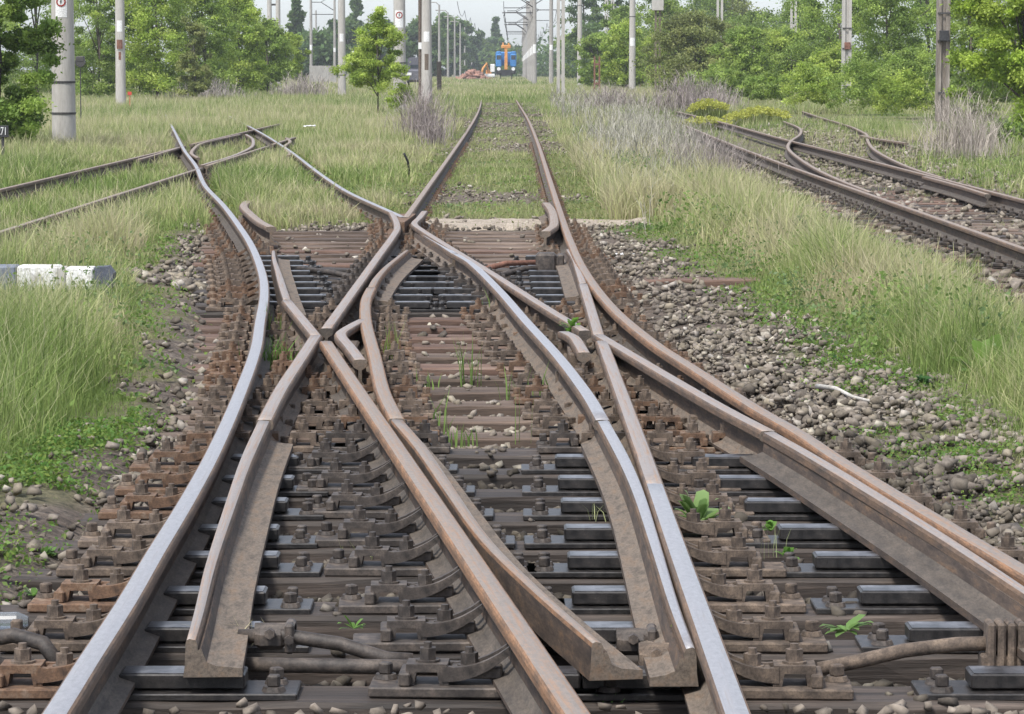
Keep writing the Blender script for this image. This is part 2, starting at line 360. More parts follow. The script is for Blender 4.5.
PATH['elbowL_far'] = [(-1.03, 17.05), (-1.36, 19.65)]
PATH['elbowL_farblade'] = [(-1.36, 19.68), (-1.50, 21.2), (-1.63, 22.7), (-1.76, 24.2), (-1.85, 25.4)]
PATH['elbowL_mid'] = [(-1.03, 17.05), (-1.02, 15.6), (-1.01, 14.2), (-.985, 12.9)]
PATH['elbowL_blade'] = [(-.985, 12.87), (-.95, 11.6), (-.905, 10.47), (-.85, 9.2), (-.805, 8.4), (-.785, 8.0)]
PATH['pointBL'] = [(-.955, 16.68), (-.82, 15.47), (-.36, 11.41), (.14, 6.98), (.36, 5)]
PATH['elbowR_farblade'] = [(.462, 21.2), (.458, 22.6), (.452, 24.2), (.425, 25.6)]
PATH['elbowR_far'] = [(.455, 17.1), (.46, 19), (.462, 21.17)]
PATH['elbowR_mid'] = [(.455, 17.1), (.68, 15.05), (.87, 13.4), (.99, 12.5)]
PATH['elbowR_blade'] = [(.99, 12.47), (1.07, 11.8), (1.14, 11.15), (1.29, 9.7), (1.385, 8.65), (1.46, 7.8), (1.53, 7.1)]
PATH['pointAR'] = [(.462, 16.7), (.472, 14), (.478, 12), (.482, 9.2), (.488, 6.98), (.49, 5)]
PATH['slipR'] = [(-.42, 24.6), (-.30, 23.54), (-.08, 20.55), (.08, 18.0), (.225, 15.8), (.325, 13.9), (.36, 12.9)]
PATH['slipR_far'] = [(-.43, 24.63), (-.60, 26.3), (-.74, 27.6), (-.84, 28.7)]
PATH['slipR_blade'] = [(.362, 12.87), (.40, 11.6), (.415, 10.72), (.418, 9.57), (.418, 8.5), (.425, 7.88)]
PATH['slipL'] = [(-.90, 20.8), (-.885, 19.7), (-.81, 18.05), (-.67, 15.85), (-.56, 14.1), (-.46, 12.95)]
PATH['slipL_far'] = [(-.90, 20.83), (-.905, 21.7), (-.89, 23.0), (-.855, 24.2), (-.81, 25.5)]
PATH['slipL_blade'] = [(-.458, 12.92), (-.34, 12.0), (-.21, 10.85), (-.07, 9.66), (.10, 8.62), (.222, 7.96)]
def rail(name, key, top, label, z=ZR, prof=STD, step=.35, foot='foot', group=G_R, cat='rail'):
    return tag(sweep(name, PATH[key], prof, z, rm(top, foot), step=step), label, cat, group)
rail('stock_rail', 'R1', 'top_shiny', 'polished curved outer rail sweeping from the far left crossing to the bottom left corner', foot='foot_dark')
rail('crossing_rail', 'Aleft_far', 'top_far', 'straight brown left rail of the middle track running into the far grass', group='rails of the line running away', foot='foot_dark')
rail('crossing_rail', 'Aleft_mid', 'top_grey', 'grey straight rail between the far frog and the left diamond crossing, with flared end', foot='foot_dark')
rail('crossing_rail', 'Bright_far', 'top_shiny', 'polished rail slanting from the left grass to the nose of the far frog', foot='foot_dark')
rail('crossing_rail', 'Bright_mid', 'top_grey', 'thin grey slanting rail from the far frog to the right diamond crossing', foot='foot_dark')
rail('stock_rail', 'R6', 'top_rust', 'rusty outer right rail, straight far off and curving out to the right frame edge', foot='foot_dark')
r = rail('wing_rail', 'elbowL_mid', 'top_grey', 'worn grey elbow rail at the left diamond crossing, its open blade beside the polished rail')
sweep('far_leg', PATH['elbowL_far'], STD, ZR, rm('top_grey'), r)
tag(sweep('switch_blade', PATH['elbowL_blade'], taper_end(1), ZB, rm('top_grey'), r, .25), 'tapered blade with broad tan foot')
sweep('switch_blade', PATH['elbowL_farblade'], taper_end(1), ZB, rm('top_grey'), r, .25)
rail('point_rail', 'pointBL', 'top_rust', 'rusty straight rail from the left diamond crossing to the bottom centre of the photo', foot='foot_dark')
r = rail('wing_rail', 'elbowR_mid', 'top_grey', 'grey elbow rail at the right diamond crossing, its blade closed on the rusty rail')
sweep('far_leg', PATH['elbowR_far'], STD, ZR, rm('top_grey'), r)
tag(sweep('switch_blade', PATH['elbowR_blade'], taper_end(-1), ZB, rm('top_grey', 'foot_dark'), r, .25), 'tapered blade with broad dark foot')
sweep('switch_blade', PATH['elbowR_farblade'], taper_end(-1), ZB, rm('top_grey'), r, .25)
PATH['pointAR_up'] = [(.462, 16.7), (.472, 14), (.478, 12), (.48, 10.9)]; PATH['pointAR_low'] = [(.48, 10.9), (.482, 9.2), (.488, 6.98), (.49, 5)]
r = rail('point_rail', 'pointAR_up', 'top_grey', 'long straight rail from the right diamond crossing, polished toward the bottom edge right of centre')
sweep('polished_length', PATH['pointAR_low'], STD, ZR, rm('top_shiny'), r)
r = rail('slip_rail', 'slipR', 'top_shiny', 'polished inner curved rail ending in a blade closed on the straight polished rail')
sweep('switch_blade', PATH['slipR_blade'], taper_end(-1, fw=.088), ZB, rm('top_shiny'), r, .25)
sweep('switch_blade', PATH['slipR_far'], taper_end(-1), ZB, rm('top_shiny'), r, .25)
r = rail('slip_rail', 'slipL', 'top_rust', 'orange rusty inner curved rail whose open blade tip stands clear near the bottom centre')
sweep('switch_blade', PATH['slipL_blade'], taper_end(1, fw=.104), ZB, rm('top_rust', 'foot'), r, .25)
sweep('switch_blade', PATH['slipL_far'], taper_end(1), ZB, rm('top_rust'), r, .25)
# check rails
def srail(name, path, top, label, cat='rail', group=None, prof=STD, z=ZR, step=.2, foot='foot'):
    return tag(sweep(name, path, prof, z, rm(top, foot), step=step), label, cat, group)
G_K = 'check rails of the slip switch'
srail('check_rail', [(-.73, 15.6), (-.82, 16.4), (-.905, 17.15), (-.885, 17.6), (-.83, 18.15)], 'top_grey', 'short bent grey check rail inside the left diamond crossing', 'check rail', G_K)
srail('check_rail', [(.355, 16.0), (.338, 16.6), (.320, 17.0), (.275, 17.3)], 'top_grey', 'short bent grey check rail inside the right diamond crossing, behind a leafy weed', 'check rail', G_K)
srail('check_rail', [(-2.10, 28.4), (-2.27, 29.4), (-2.55, 31.5), (-2.70, 32.8), (-2.76, 34.0)], 'top_far', 'thick grey check rail beside the far left polished rail', 'check rail', G_K, wide_prof(), .06)
srail('check_rail', [(.28, 27.6), (.36, 28.6), (.385, 30), (.385, 32), (.35, 33.6)], 'top_far', 'thick grey check rail beside the far right rail of the middle track', 'check rail', G_K, wide_prof(), .06)
# side tracks
G_C, G_D = 'rails of the left side track', 'rails of the right side track'
PATH.update({'C_r': [(-4.40, 24), (-4.40, 46.2)], 'C_r2': [(-4.42, 47.2), (-4.44, 59.5)], 'C_r3': [(-4.45, 60.5), (-4.46, 67)], 'C_l': [(-5.95, 33), (-5.95, 59.3)], 'C_l2': [(-5.96, 60.6), (-5.95, 84)]})
srail('side_track_rail', PATH['C_r'], 'top_far', 'brown rail crossing the left grass in front, up to the polished rail', group=G_C, step=3)
srail('side_track_rail', PATH['C_r2'], 'top_far', 'brown rail between the two polished rails of the far left crossing', group=G_C, step=3)
srail('side_track_rail', PATH['C_r3'], 'top_far', 'short rusty rail end right of the far left crossing', group=G_C, step=3)
srail('side_track_rail', PATH['C_l'], 'top_far', 'brown rail crossing the left grass farther back, half hidden by tall grass', group=G_C, step=3)
srail('side_track_rail', PATH['C_l2'], 'top_far', 'brown rail running on behind the loop of the far left crossing', group=G_C, step=3)
srail('slip_rail', [(-5.78, 50.5), (-5.84, 54), (-5.95, 58.4)], 'top_far', 'short brown rail beside the farther left grass rail', group=G_C, step=1)
srail('slip_rail', [(-4.95, 51.5), (-5.3, 54), (-5.6, 57.5), (-5.85, 61.5), (-5.86, 66), (-5.83, 70)], 'top_far', 'curved left rail of the loop at the far left crossing', group=G_C, step=1)
srail('slip_rail', [(-5.70, 70), (-5.25, 66), (-4.95, 62.5), (-4.70, 59), (-4.55, 55), (-4.50, 51.5), (-4.52, 47.5)], 'top_grey', 'curved right rail of the loop at the far left crossing', group=G_C, step=1)
srail('slip_rail', [(-4.6, 66.6), (-4.28, 63), (-4.12, 59), (-3.8, 55.5), (-3.62, 53)], 'top_far', 'hooked rusty rail end beside the slanting polished rail', group=G_C, step=1)
srail('side_track_rail', [(-5.0, 28.2), (-4.98, 31)], 'top_far', 'short loose piece of rail lying by the left grass rail', group=G_C, step=3)
PATH['D_l'] = [(3.99, 20), (3.99, 35), (3.99, 45), (4.03, 54), (4.11, 64), (4.3, 80)]; PATH['D_r'] = [(5.46, 28), (5.47, 40), (5.47, 52), (5.43, 66), (5.52, 85), (5.45, 108)]
srail('side_track_rail', PATH['D_l'], 'top_far', 'dark near rail of the right side track, from the right frame edge into dry weeds', group=G_D, step=2, foot='foot_dark')
srail('side_track_rail', PATH['D_r'], 'top_far', 'dark middle rail of the right side track running past the yellow flowers', group=G_D, step=2, foot='foot_dark')
srail('turnout_rail', [(7.3, 88), (6.85, 78), (6.22, 70.5), (5.40, 63.3), (4.88, 57.7), (4.46, 50.3), (4.23, 44.8), (4.115, 40.3), (4.07, 37)], 'top_far', 'S-curved closure rail swinging between the two rails of the right side track', group=G_D, step=1, foot='foot_dark')
srail('turnout_rail', [(9.6, 108), (9.0, 96), (8.3, 80.5), (7.94, 74.7), (7.55, 69.5), (6.95, 63.8), (6.32, 57), (5.87, 50.4), (5.62, 45.5), (5.545, 42)], 'top_far', 'outermost curved rail of the right side track beside the green verge', group=G_D, step=1, foot='foot_dark')
srail('turnout_rail', [(5.37, 42.5), (5.36, 39), (5.31, 36.4)], 'top_far', 'short switch blade lying against the middle rail of the right side track', group=G_D, step=1, foot='foot_dark')
tag(sweep('guard_rail', [(7.30, 60.5), (7.17, 64), (7.22, 67.5)], wide_prof(), .07, rm('top_far')), 'stubby guard rail block beside the outermost right rail', 'check rail')

# crossing castings
c = MB(); c.box((-1.0, 30.1, .06), (.34, 1.5, .05), bev=.01)
c.prism([(-1.055, 29.85), (-.985, 29.85), (-.93, 31.6), (-1.13, 31.6)], .07, .193, 'z', 0)
tag(c.build('crossing_frog', [M['cast_rust']]), 'rusty cast frog where the polished slanting rail meets the middle track', 'frog')
for sx, lab in ((-.95, 'heavy cast plates under the left diamond crossing'), (.43, 'heavy cast plates under the right diamond crossing')):
    t = thing('diamond_crossing', lab, 'crossing', (sx, 17, 0), 0, 'crossing plates of the slip switch'); s_ = 1 if sx < 0 else -1
    for yy in (15.9, 16.6, 17.25, 18.0):
        c = MB(); c.box((0, yy-17, .035), (.52, .30, .03), bev=.004); o = c.build('base_plate', [M['cast']], t)
        for bx in (-.2, .2):
            c = MB(); c.cyl((bx, yy-17, .05), (bx, yy-17, .10), .022, n=6); c.build('bolt', [M['cast']], o)
    c = MB(); c.box((s_*.09, -.1, .10), (.10, .8, .10), bev=.01); c.build('filler_block', [M['cast']], t)
    c = MB(); c.box((s_*.15, -1.25, .085), (.14, .16, .11), bev=.01); c.build('end_block', [M['cast']], t)

# pale sandy strip crossing the line just beyond the slip
sx_, sy_ = np.meshgrid(np.linspace(-1.0, 1.35, 60), np.linspace(31.75, 33.5, 30))
ed = np.minimum.reduce([(sx_+1.0)*1.2, (1.35-sx_)*.6, (sy_-31.75)*1.3, (33.5-sy_)*1.3])
sz_ = gz(sx_, sy_) - .03 + np.clip(ed + (vnoise(sx_, sy_, 2.2, 61)-.55)*.5, -.2, .16)*.45
ii = np.arange(sx_.size).reshape(sx_.shape)
M['sand'] = simple('pale_sand', (.24, .20, .155), (.42, .36, .29), 9, .95, lo=.35, hi=.65, bmp=.4)
tag(link(bpy.data.objects.new('sand', np_mesh('sand', np.stack([sx_, sy_, sz_], -1), np.stack([ii[:-1, :-1], ii[:-1, 1:], ii[1:, 1:], ii[1:, :-1]], -1), smooth=True, mats=[M['sand']]))), kind='structure')
# ------------------------------------------------------------------ sleepers with their chairs
def xat(key, y):
    P = sorted([(b, a) for a, b in PATH[key]])
    if y < P[0][0] or y > P[-1][0]: return None
    return float(np.interp(y, [p[0] for p in P], [p[1] for p in P]))
def dupd(me, name, parent, loc=(0, 0, 0), rz=0):
    o = link(bpy.data.objects.new(name, me), parent); o.location = loc; o.rotation_euler = (0, 0, rz); return o
def bolt_mb(b, x, y, z, h=.03):
    b.cyl((x, y, z), (x, y, z+.006), .031, n=12); b.cyl((x, y, z+.006), (x, y, z+.006+h), .0225, n=6); b.cyl((x, y, z+.006+h), (x, y, z+.02+h), .011, n=8)
def screw_mb(b, x, y, z):
    b.cyl((x, y, z), (x, y, z+.012), .031, .026, n=12); b.box((x, y, z+.026), (.030, .030, .03), rz=.5, bev=.004)
def bracket_mb(b, x, z, s=1, wid=.09):
    b.prism([(x-.055, z), (x-.032, z), (x-.026, z+.032), (x+.026, z+.032), (x+.032, z), (x+.055, z), (x+.052, z+.052), (x-.052, z+.052)], -wid/2, wid/2)
def arm_mb(b, s, x0):
    pts = [(s*x0, .05)]
    for k in range(7):
        t = k/6; pts.append((s*(x0*(1-t)+.018*t), .058+.068*t**2.2))
    out = [(s*x0, .095)] + [(s*(x0*(1-t)+.018*t), .098+.05*t**2.0-.03*t*(1-t)) for t in [k/6 for k in range(7)]]
    b.prism(pts + out[::-1], -.048, -.026); b.prism(pts + out[::-1], .026, .048)
    b.box((s*(x0*.55), 0, .078), (x0*.7, .06, .03), bev=.004)
def clampside(b, s, near, far=True):
    b.box((s*.085, 0, .066), (.022, .13, .032), bev=.004)
    bracket_mb(b, s*.135, .05)
    if not near: bolt_mb(b, s*.135, 0, .102); screw_mb(b, s*.23, .04, .05)
def chair_mesh(kind, near):
    b = MB()
    if kind == 'clip':
        b.box((0, 0, .036), (.27, .15, .026), bev=.004)
        for s in (-1, 1): b.box((s*.082, 0, .062), (.05, .07, .03), bev=.006); b.cyl((s*.082, 0, .07), (s*.082, 0, .105), .02, n=6)
    elif kind == 'clamp':
        b.box((0, 0, .036), (.48, .16, .026), bev=.004)
        for s in (-1, 1): clampside(b, s, near)
    else:
        s = -1 if kind == 'stock_l' else 1          # s: the outer side
        b.box((s*.16, 0, .036), (.42, .16, .026), bev=.004)
        b.box((s*.28, 0, .066), (.03, .14, .034), bev=.004)
        bracket_mb(b, s*.225, .05); arm_mb(b, s, .185)
        if not near: bolt_mb(b, s*.225, 0, .102); screw_mb(b, s*.335, .045, .05); bolt_mb(b, s*.12, 0, .09, .02)
    return b.mesh('rail_chair')
def slide_mesh(s, W, near):
    b = MB()
    b.box((s*(W/2+.10), 0, .030), (W+.2, .19, .018), bev=.003, mi=0)
    b.box((s*(.045+W/2), 0, .063), (W+.045, .115, .038), bev=.004, mi=0)
    b.box((s*(.045+W/2), 0, .0825), (W+.03, .100, .003), mi=1)
    if not near:
        screw_mb(b, s*(W+.14), .05, .039); screw_mb(b, s*(W+.14), -.05, .039)
    return b.mesh('slide_plate', M['grease'], M['grease_top'])
bmm = MB(); bolt_mb(bmm, 0, 0, 0); BOLT = bmm.mesh('bolt', M['cast'])
bmm = MB(); bolt_mb(bmm, 0, 0, 0); BOLT_D = bmm.mesh('bolt', M['cast_dark'])
bmm = MB(); screw_mb(bmm, 0, 0, 0); SCREW = bmm.mesh('screw', M['cast'])
bmm = MB(); screw_mb(bmm, 0, 0, 0); SCREW_D = bmm.mesh('screw', M['cast_dark'])
CH = {}
def chair(kind, near, mat):
    k = (kind, near, mat)
    if k not in CH:
        me = chair_mesh(kind, near); me.materials.append(M[mat]); CH[k] = me
    return CH[k]
SL = {}
def slide(s, W, near):
    k = (s, round(W, 2), near)
    if k not in SL: SL[k] = slide_mesh(s, W, near)
    return SL[k]
def bolts_for(kind):
    if kind == 'clamp': return [('b', -.135, 0, .102), ('b', .135, 0, .102), ('s', -.215, .04, .05), ('s', .215, -.04, .05)]
    s = -1 if kind == 'stock_l' else 1
    return [('b', s*.225, 0, .102), ('s', s*.335, .045, .05), ('b', s*.12, 0, .09)]
def sleeper_mesh(L, wd, mat, seed):
    r = random.Random(seed); b = MB(); b.box((0, 0, -.06), (L, wd, .16), bev=.012)
    bm = b.b
    bmesh.ops.subdivide_edges(bm, edges=[e for e in bm.edges if abs((e.verts[0].co-e.verts[1].co).x) > L*.5], cuts=int(L/.22))
    for v in bm.verts:
        v.co.y += (r.random()-.5)*.012; v.co.z += (r.random()-.5)*.008
        if abs(v.co.x) > L*.49: v.co.x += (r.random()-.5)*.06
    return b.mesh('sleeper', M[mat])
G_S = 'timber sleepers of the slip switch'
ORD = ['first', 'second', 'third', 'fourth', 'fifth', 'sixth', 'seventh', 'eighth', 'ninth', 'tenth', 'eleventh', 'twelfth', 'thirteenth', 'fourteenth', 'fifteenth', 'sixteenth',
       'seventeenth', 'eighteenth', 'nineteenth', 'twentieth']
def ordn(k):
    if k < 20: return ORD[k]
    t, u = divmod(k+1, 10); T_ = {2: 'twent', 3: 'thirt', 4: 'fort', 5: 'fift'}[t]
    return T_+'ieth' if u == 0 else T_+'y-'+ORD[u-1]
SLEEPERS = []
rs = random.Random(11)
NSL = 37
for k in range(NSL):
    y = 8.11 + .652*k + (rs.random()-.5)*.04
    xl = float(np.interp(y, [7, 8, 10, 13, 15.5, 18, 22, 26, 33], [-1.85, -1.85, -1.78, -1.72, -1.82, -2.0, -2.35, -2.75, -3.2])) + (rs.random()-.5)*.22
    xr = float(np.interp(y, [7, 8, 12, 15, 20, 23, 33], [2.6, 2.6, 2.2, 1.75, 1.5, 1.62, 1.05])) + (rs.random()-.5)*.25
    if abs(y-23.1) < .35: xr = 1.75
    oil = y < 13.6 or 20.6 < y < 26.2
    mat = 'wood_oil' if oil and rs.random() < .8 else rs.choice(['wood', 'wood', 'wood_red'])
    what = 'under the open blade tips' if y < 10 else 'under the near blades' if y < 13.6 else 'in the middle weeds' if y < 16 else 'near the two diamond crossings' if y < 19.5 else 'under the far blades' if y < 26.5 else 'near the far frog'
    col_ = {'wood_oil': 'dark oily', 'wood': 'grey weathered', 'wood_red': 'reddish brown'}[mat]
    t = thing('sleeper', f'{col_} timber sleeper {what}, {ordn(k)} row up from the bottom', 'sleeper', ((xl+xr)/2, y, 0), (rs.random()-.5)*.012, G_S)
    L = xr-xl
    wd = .25 + (rs.random()-.5)*.03
    dupd(sleeper_mesh(L, wd, mat, k), 'timber', t)
    SLEEPERS.append((xl, xr, y, wd))
    near = y < 15.2; cx = (xl+xr)/2
    def put(kind, key, mat='cast'):
        x = xat(key, y)
        if x is None: return None
        o = dupd(chair(kind, near, mat), 'rail_chair', t, (x-cx, (rs.random()-.5)*.03, 0), (rs.random()-.5)*.09)
        if near:
            for ty, bx, by, bz in bolts_for(kind):
                dk = mat == 'cast_dark'
                if ty == 's' and rs.random() < .15: continue
                dupd((BOLT_D if dk else BOLT) if ty == 'b' else (SCREW_D if dk else SCREW), 'bolt' if ty == 'b' else 'screw', o, (bx, by, bz), rs.random()*1.2)
        return x
    def slid(key, s, W):
        x = xat(key, y)
        if x is None: return
        o = dupd(slide(s, W, near), 'slide_plate', t, (x-cx, 0, 0))
        if near:
            for by in (.05, -.05): dupd(SCREW_D, 'screw', o, (s*(W+.14), by, .039), rs.random()*1.2)
    rust = 'cast_rust' if rs.random() < .6 else 'cast'
    dk = 'cast_dark' if oil else 'cast'
    if y < 13.0:                                   # near blades
        put('stock_l', 'R1', rust); slid('R1', 1, .27 if y < 9 else .25 if y < 10.5 else .22)
        put('stock_l', 'pointBL', dk); slid('pointBL', 1, .09)
        put('stock_r', 'pointAR', 'cast'); slid('pointAR', -1, .24)
        put('stock_r', 'R6', 'cast'); slid('R6', -1, .31)
    elif y < 20.6:                                 # middle of the slip
        for key in ('R1', 'R6'): put('clamp', key, rust)
        for key in ('elbowL_mid', 'elbowL_far', 'pointBL', 'slipL', 'slipR', 'Bright_mid', 'Aleft_mid', 'pointAR', 'elbowR_mid', 'elbowR_far'):
            if 16.3 < y < 18.2 and 'slip' not in key: continue
            put('clamp', key, rs.choice(['cast', dk, 'cast_rust']))
    elif y < 26.4:                                 # far blades
        put('stock_l', 'R1', rust); slid('R1', 1, .34)
        put('clamp', 'Aleft_mid', dk); slid('Aleft_mid', 1, .40)
        put('clamp', 'Bright_mid', dk); slid('Bright_mid', -1, .34)
        put('stock_r', 'R6', rust); slid('R6', -1, .30)
    else:
        for key in ('R1', 'R6', 'Aleft_mid', 'Bright_mid', 'Aleft_far', 'Bright_far'):
            put('clamp', key, rs.choice(['cast', 'cast_rust']))
# sleepers of the right side track and odd timbers
G_S2 = 'timber sleepers of the right side track'
for k in range(34):
    y = 23.6 + .64*k + (rs.random()-.5)*.05
    xl, xr = 3.15+(rs.random()-.5)*.3, (6.2 if y < 40 else 6.9)+(rs.random()-.5)*.3
    mat = rs.choice(['wood', 'wood_oil', 'wood_red'])
    t = thing('sleeper', f"{dict(wood='grey', wood_oil='blackened', wood_red='reddish')[mat]} half buried sleeper of the right side track, {ordn(k)} from the camera", 'sleeper', ((xl+xr)/2, y, -.025), 0, G_S2)
    dupd(sleeper_mesh(xr-xl, .25, mat, 100+k), 'timber', t)
    for key in ('D_l', 'D_r'):
        x = xat(key, y)
        if x: dupd(chair('clip', False, 'cast_dark'), 'rail_chair', t, (x-(xl+xr)/2, 0, .015))
    SLEEPERS.append((xl, xr, y, .25))
G_S3 = 'half buried sleepers beyond the slip switch'
for k in range(56):
    y = 8.11 + .652*(NSL+k) + (rs.random()-.5)*.05
    if y > 67: break
    t = thing('sleeper', f'half buried sleeper of the middle track, {ordn(k)} one beyond the slip switch', 'sleeper', (-.265, y, -.035), 0, G_S3)
    dupd(sleeper_mesh(2.5, .25, rs.choice(['wood', 'wood_red']), 200+k), 'timber', t)
    for x in (-1.0, .475): dupd(chair('clip', False, rs.choice(['cast', 'cast_rust'])), 'rail_chair', t, (x+.265, 0, .035))
    SLEEPERS.append((-1.5, 1.0, y, .25))
for k in range(22):
    y = 32.7 + .652*k
    x0, x1 = xat('R1', y), xat('Bright_far', y)
    t = thing('sleeper', f'grass grown sleeper of the slanting left branch, {ordn(k)} one beyond the slip switch', 'sleeper', ((x0+x1)/2, y, -.05), -.11, G_S3)
    dupd(sleeper_mesh(2.4 if y > 36 else 1.9, .24, 'wood', 300+k), 'timber', t)
    for x in (x0, x1): dupd(chair('clip', False, rs.choice(['cast', 'cast_rust'])), 'rail_chair', t, (x-(x0+x1)/2, (x-(x0+x1)/2)*.115, .05))
G_S4 = 'half buried sleepers of the left side track'
for k in range(44):
    y = 28.0 + .70*k
    t = thing('sleeper', f'half buried sleeper of the left side track, {ordn(k)} from the camera', 'sleeper', (-5.2, y, -.04), 0, G_S4)
    dupd(sleeper_mesh(2.5, .25, rs.choice(['wood', 'wood_oil']), 400+k), 'timber', t)
    for x in (-4.42, -5.95): dupd(chair('clip', False, 'cast'), 'rail_chair', t, (x+5.2, 0, .04))
odd = [(-4.05, -3.35, 36.6, .3, .02, 'wood', 'weathered timber end sticking out left of the far polished rail'),
       (-1.85, -1.10, 44.6, .26, .01, 'wood_oil', 'dark sleeper end left of the middle track rail beside the small stake'),
       (-.85, .35, 44.6, .24, 0, 'wood_oil', 'dark sleeper lying across the middle track in short grass'),
       (-2.1, -.2, 38.9, .22, -.02, 'wood_oil', 'dark broken sleeper showing through the grass between the left rails'),
       (-7.6, -7.05, 60.5, .3, .08, 'wood_oil', 'dark timber lying in grass by the left side track'),
       (.95, 1.78, 23.4, .34, .07, 'wood_red', 'thick reddish timber beam sticking out right toward the tall grass, below the litter'),
       (7.15, 7.7, 62, .5, .12, 'wood_oil', 'small dark slab lying beyond the outermost right rail')]
for xl, xr, y, wd, z, mat, lab in odd:
    o = link(bpy.data.objects.new('timber_beam', sleeper_mesh(xr-xl, wd, mat, int(y*7)))); o.location = ((xl+xr)/2, y, z); tag(o, lab, 'timber')

# ------------------------------------------------------------------ ballast
def stone_protos(n):
    out = []
    r = np.random.default_rng(3)
    for _ in range(n):
        bm = bmesh.new()
        for _k in range(10):     # broken stone: hull of a few points
            d = np.array([1 if _k & 1 else -1, 1 if _k & 2 else -1, 1 if _k & 4 else -1]) if _k < 8 else r.normal(size=3); bm.verts.new(Vector(d*r.uniform(.3, 1.0, 3)*.85))
        h = bmesh.ops.convex_hull(bm, input=bm.verts[:]); bmesh.ops.triangulate(bm, faces=bm.faces[:])
        for v in [v for v in bm.verts if not v.link_faces]: bm.verts.remove(v)
        bm.verts.index_update(); out.append((np.array([v.co[:] for v in bm.verts]), np.array([[v.index for v in f.verts] for f in bm.faces]))); bm.free()
    return out
PROT = stone_protos(14)
def oiliness(X, Y):
    return np.clip(sstep(13.8, 12.6, Y)*sstep(.85, .35, np.minimum.reduce([np.abs(X+.75), np.abs(X-.15), np.abs(X-1.0)])) + .9*sstep(20.4, 21.2, Y)*sstep(26.6, 25.8, Y)*sstep(-2.0, -1.7, X)*sstep(.7, .5, X), 0, 1)
def stones(x, y, z, size, col, name):
    pid = RNG.integers(0, len(PROT), len(x)); VV, FF, TT, base = [], [], [], 0
    for k in range(len(PROT)):
        s = pid == k
        if s.any():
            v, f, t = stones1(x[s], y[s], z[s], size[s], col[s], *PROT[k]); VV.append(v.reshape(-1, 3)); FF.append(f+base); TT.append(t); base += len(VV[-1])
    return link(bpy.data.objects.new(name, np_mesh(name, np.concatenate(VV), tris=np.concatenate(FF), tint=np.concatenate(TT), mats=[M['rock']])))
def stones1(x, y, z, size, col, V0, SF):
    n = len(x); nv = len(V0)
    a, b_, c_ = RNG.uniform(0, 6.28, n), RNG.normal(0, .45, n), RNG.normal(0, .45, n)
    P = V0[None]*size[:, None, None]*np.array([1.3, 1.0, .62])
    def rot(P, i, j, an):
        s, c = np.sin(an)[:, None], np.cos(an)[:, None]; A, B = P[..., i].copy(), P[..., j].copy(); P[..., i] = A*c-B*s; P[..., j] = A*s+B*c
    rot(P, 1, 2, b_); rot(P, 0, 2, c_); rot(P, 0, 1, a)
    V = P + np.stack([x, y, z], -1)[:, None, :]
    Fi = (SF[None] + (np.arange(n)*nv)[:, None, None]).reshape(-1, 3)
    return V, Fi, np.repeat(col, nv, 0)
def on_sleeper(x, y):
    h = np.zeros(len(x), bool)
    for xl, xr, sy, wd in SLEEPERS: h |= (x > xl) & (x < xr) & (np.abs(y-sy) < wd/2+.015)
    return h
RAILX = list(PATH)
def near_rail(x, y, d):
    h = np.zeros(len(x), bool)
    for k in RAILX:
        P = sorted([(b, a) for a, b in PATH[k]]); ys = [p[0] for p in P]
        h |= (np.abs(x-np.interp(y, ys, [p[1] for p in P])) < d) & (y > ys[0]) & (y < ys[-1])
    return h
xs, ys, ss = [], [], []
def scat(n, x0, x1, y0, y1, lo, hi):
    xs.append(RNG.uniform(x0, x1, n)); ys.append(RNG.uniform(y0, y1, n)); ss.append(RNG.uniform(lo, hi, n)**1)
scat(20000, -2.0, 2.6, 6.6, 12, .009, .027); scat(22000, -2.4, 2.2, 12, 19, .010, .029); scat(17000, -3.6, 1.9, 19, 33, .013, .034)
scat(9000, 1.0, 2.4, 7, 16, .008, .022); scat(9000, 1.0, 2.4, 8, 22, .005, .014); scat(700, 1.0, 2.4, 7, 16, .022, .045); scat(9000, -1.0, 1.2, 9.5, 20, .008, .020); scat(7000, -1.1, 1.6, 8.2, 15, .014, .030); scat(9000, -3.0, 2.4, 33, 70, .015, .036); scat(2500, -3.2, -1.3, 8, 13.6, .008, .022); scat(6000, 3.0, 7, 22, 60, .025, .055); scat(2500, 6, 9, 45, 90, .03, .06); scat(9000, -4, 3, 58, 145, .02, .042)
scat(1500, -7.5, -2.2, 22.5, 23.9, .03, .07)
x, y, sz = map(np.concatenate, (xs, ys, ss))
onS = on_sleeper(x, y); ba = bare(x, y)
shoulder = (x > np.interp(y, [7, 9, 12, 15, 17, 20, 25, 33], [1.9, 1.62, 1.25, 1.05, .9, .75, .65, .62])) | (x < np.interp(y, [7, 10, 17, 20, 22, 25, 33], [-1.5, -1.45, -1.62, -1.8, -2.0, -2.4, -3.0]))
keep = (RNG.random(len(x)) < np.maximum(ba, np.where((y < 20) & (x > 1.3) & (x < 2.2) | (y < 14) & (x < -1.45) & (x > -2.8), .38, 0))) & (~onS | (RNG.random(len(x)) < np.where(shoulder & (y < 33), np.where(x > 0, .36, .07), .05))) & ~(near_rail(x, y, .085) & (y < 33)) & ~((y < 26) & onS & near_rail(x, y, .3))
x, y, sz, onS, sh = x[keep], y[keep], sz[keep], onS[keep], shoulder[keep]
z = np.where(onS, .02, np.where(sh & (y < 33), gz(x, y)+RNG.uniform(0, .035, len(x)), gz(x, y)+RNG.uniform(-.005, .03, len(x)))) + sz*.25
h = RNG.random(len(x))[:, None]
cA, cB, cC = np.array([.095, .081, .066]), np.array([.235, .203, .166]), np.array([.46, .43, .375])
colr = cA + (cB-cA)*np.clip(h*1.5, 0, 1) + (cC-cB)*np.clip((h-.86)*5, 0, 1)
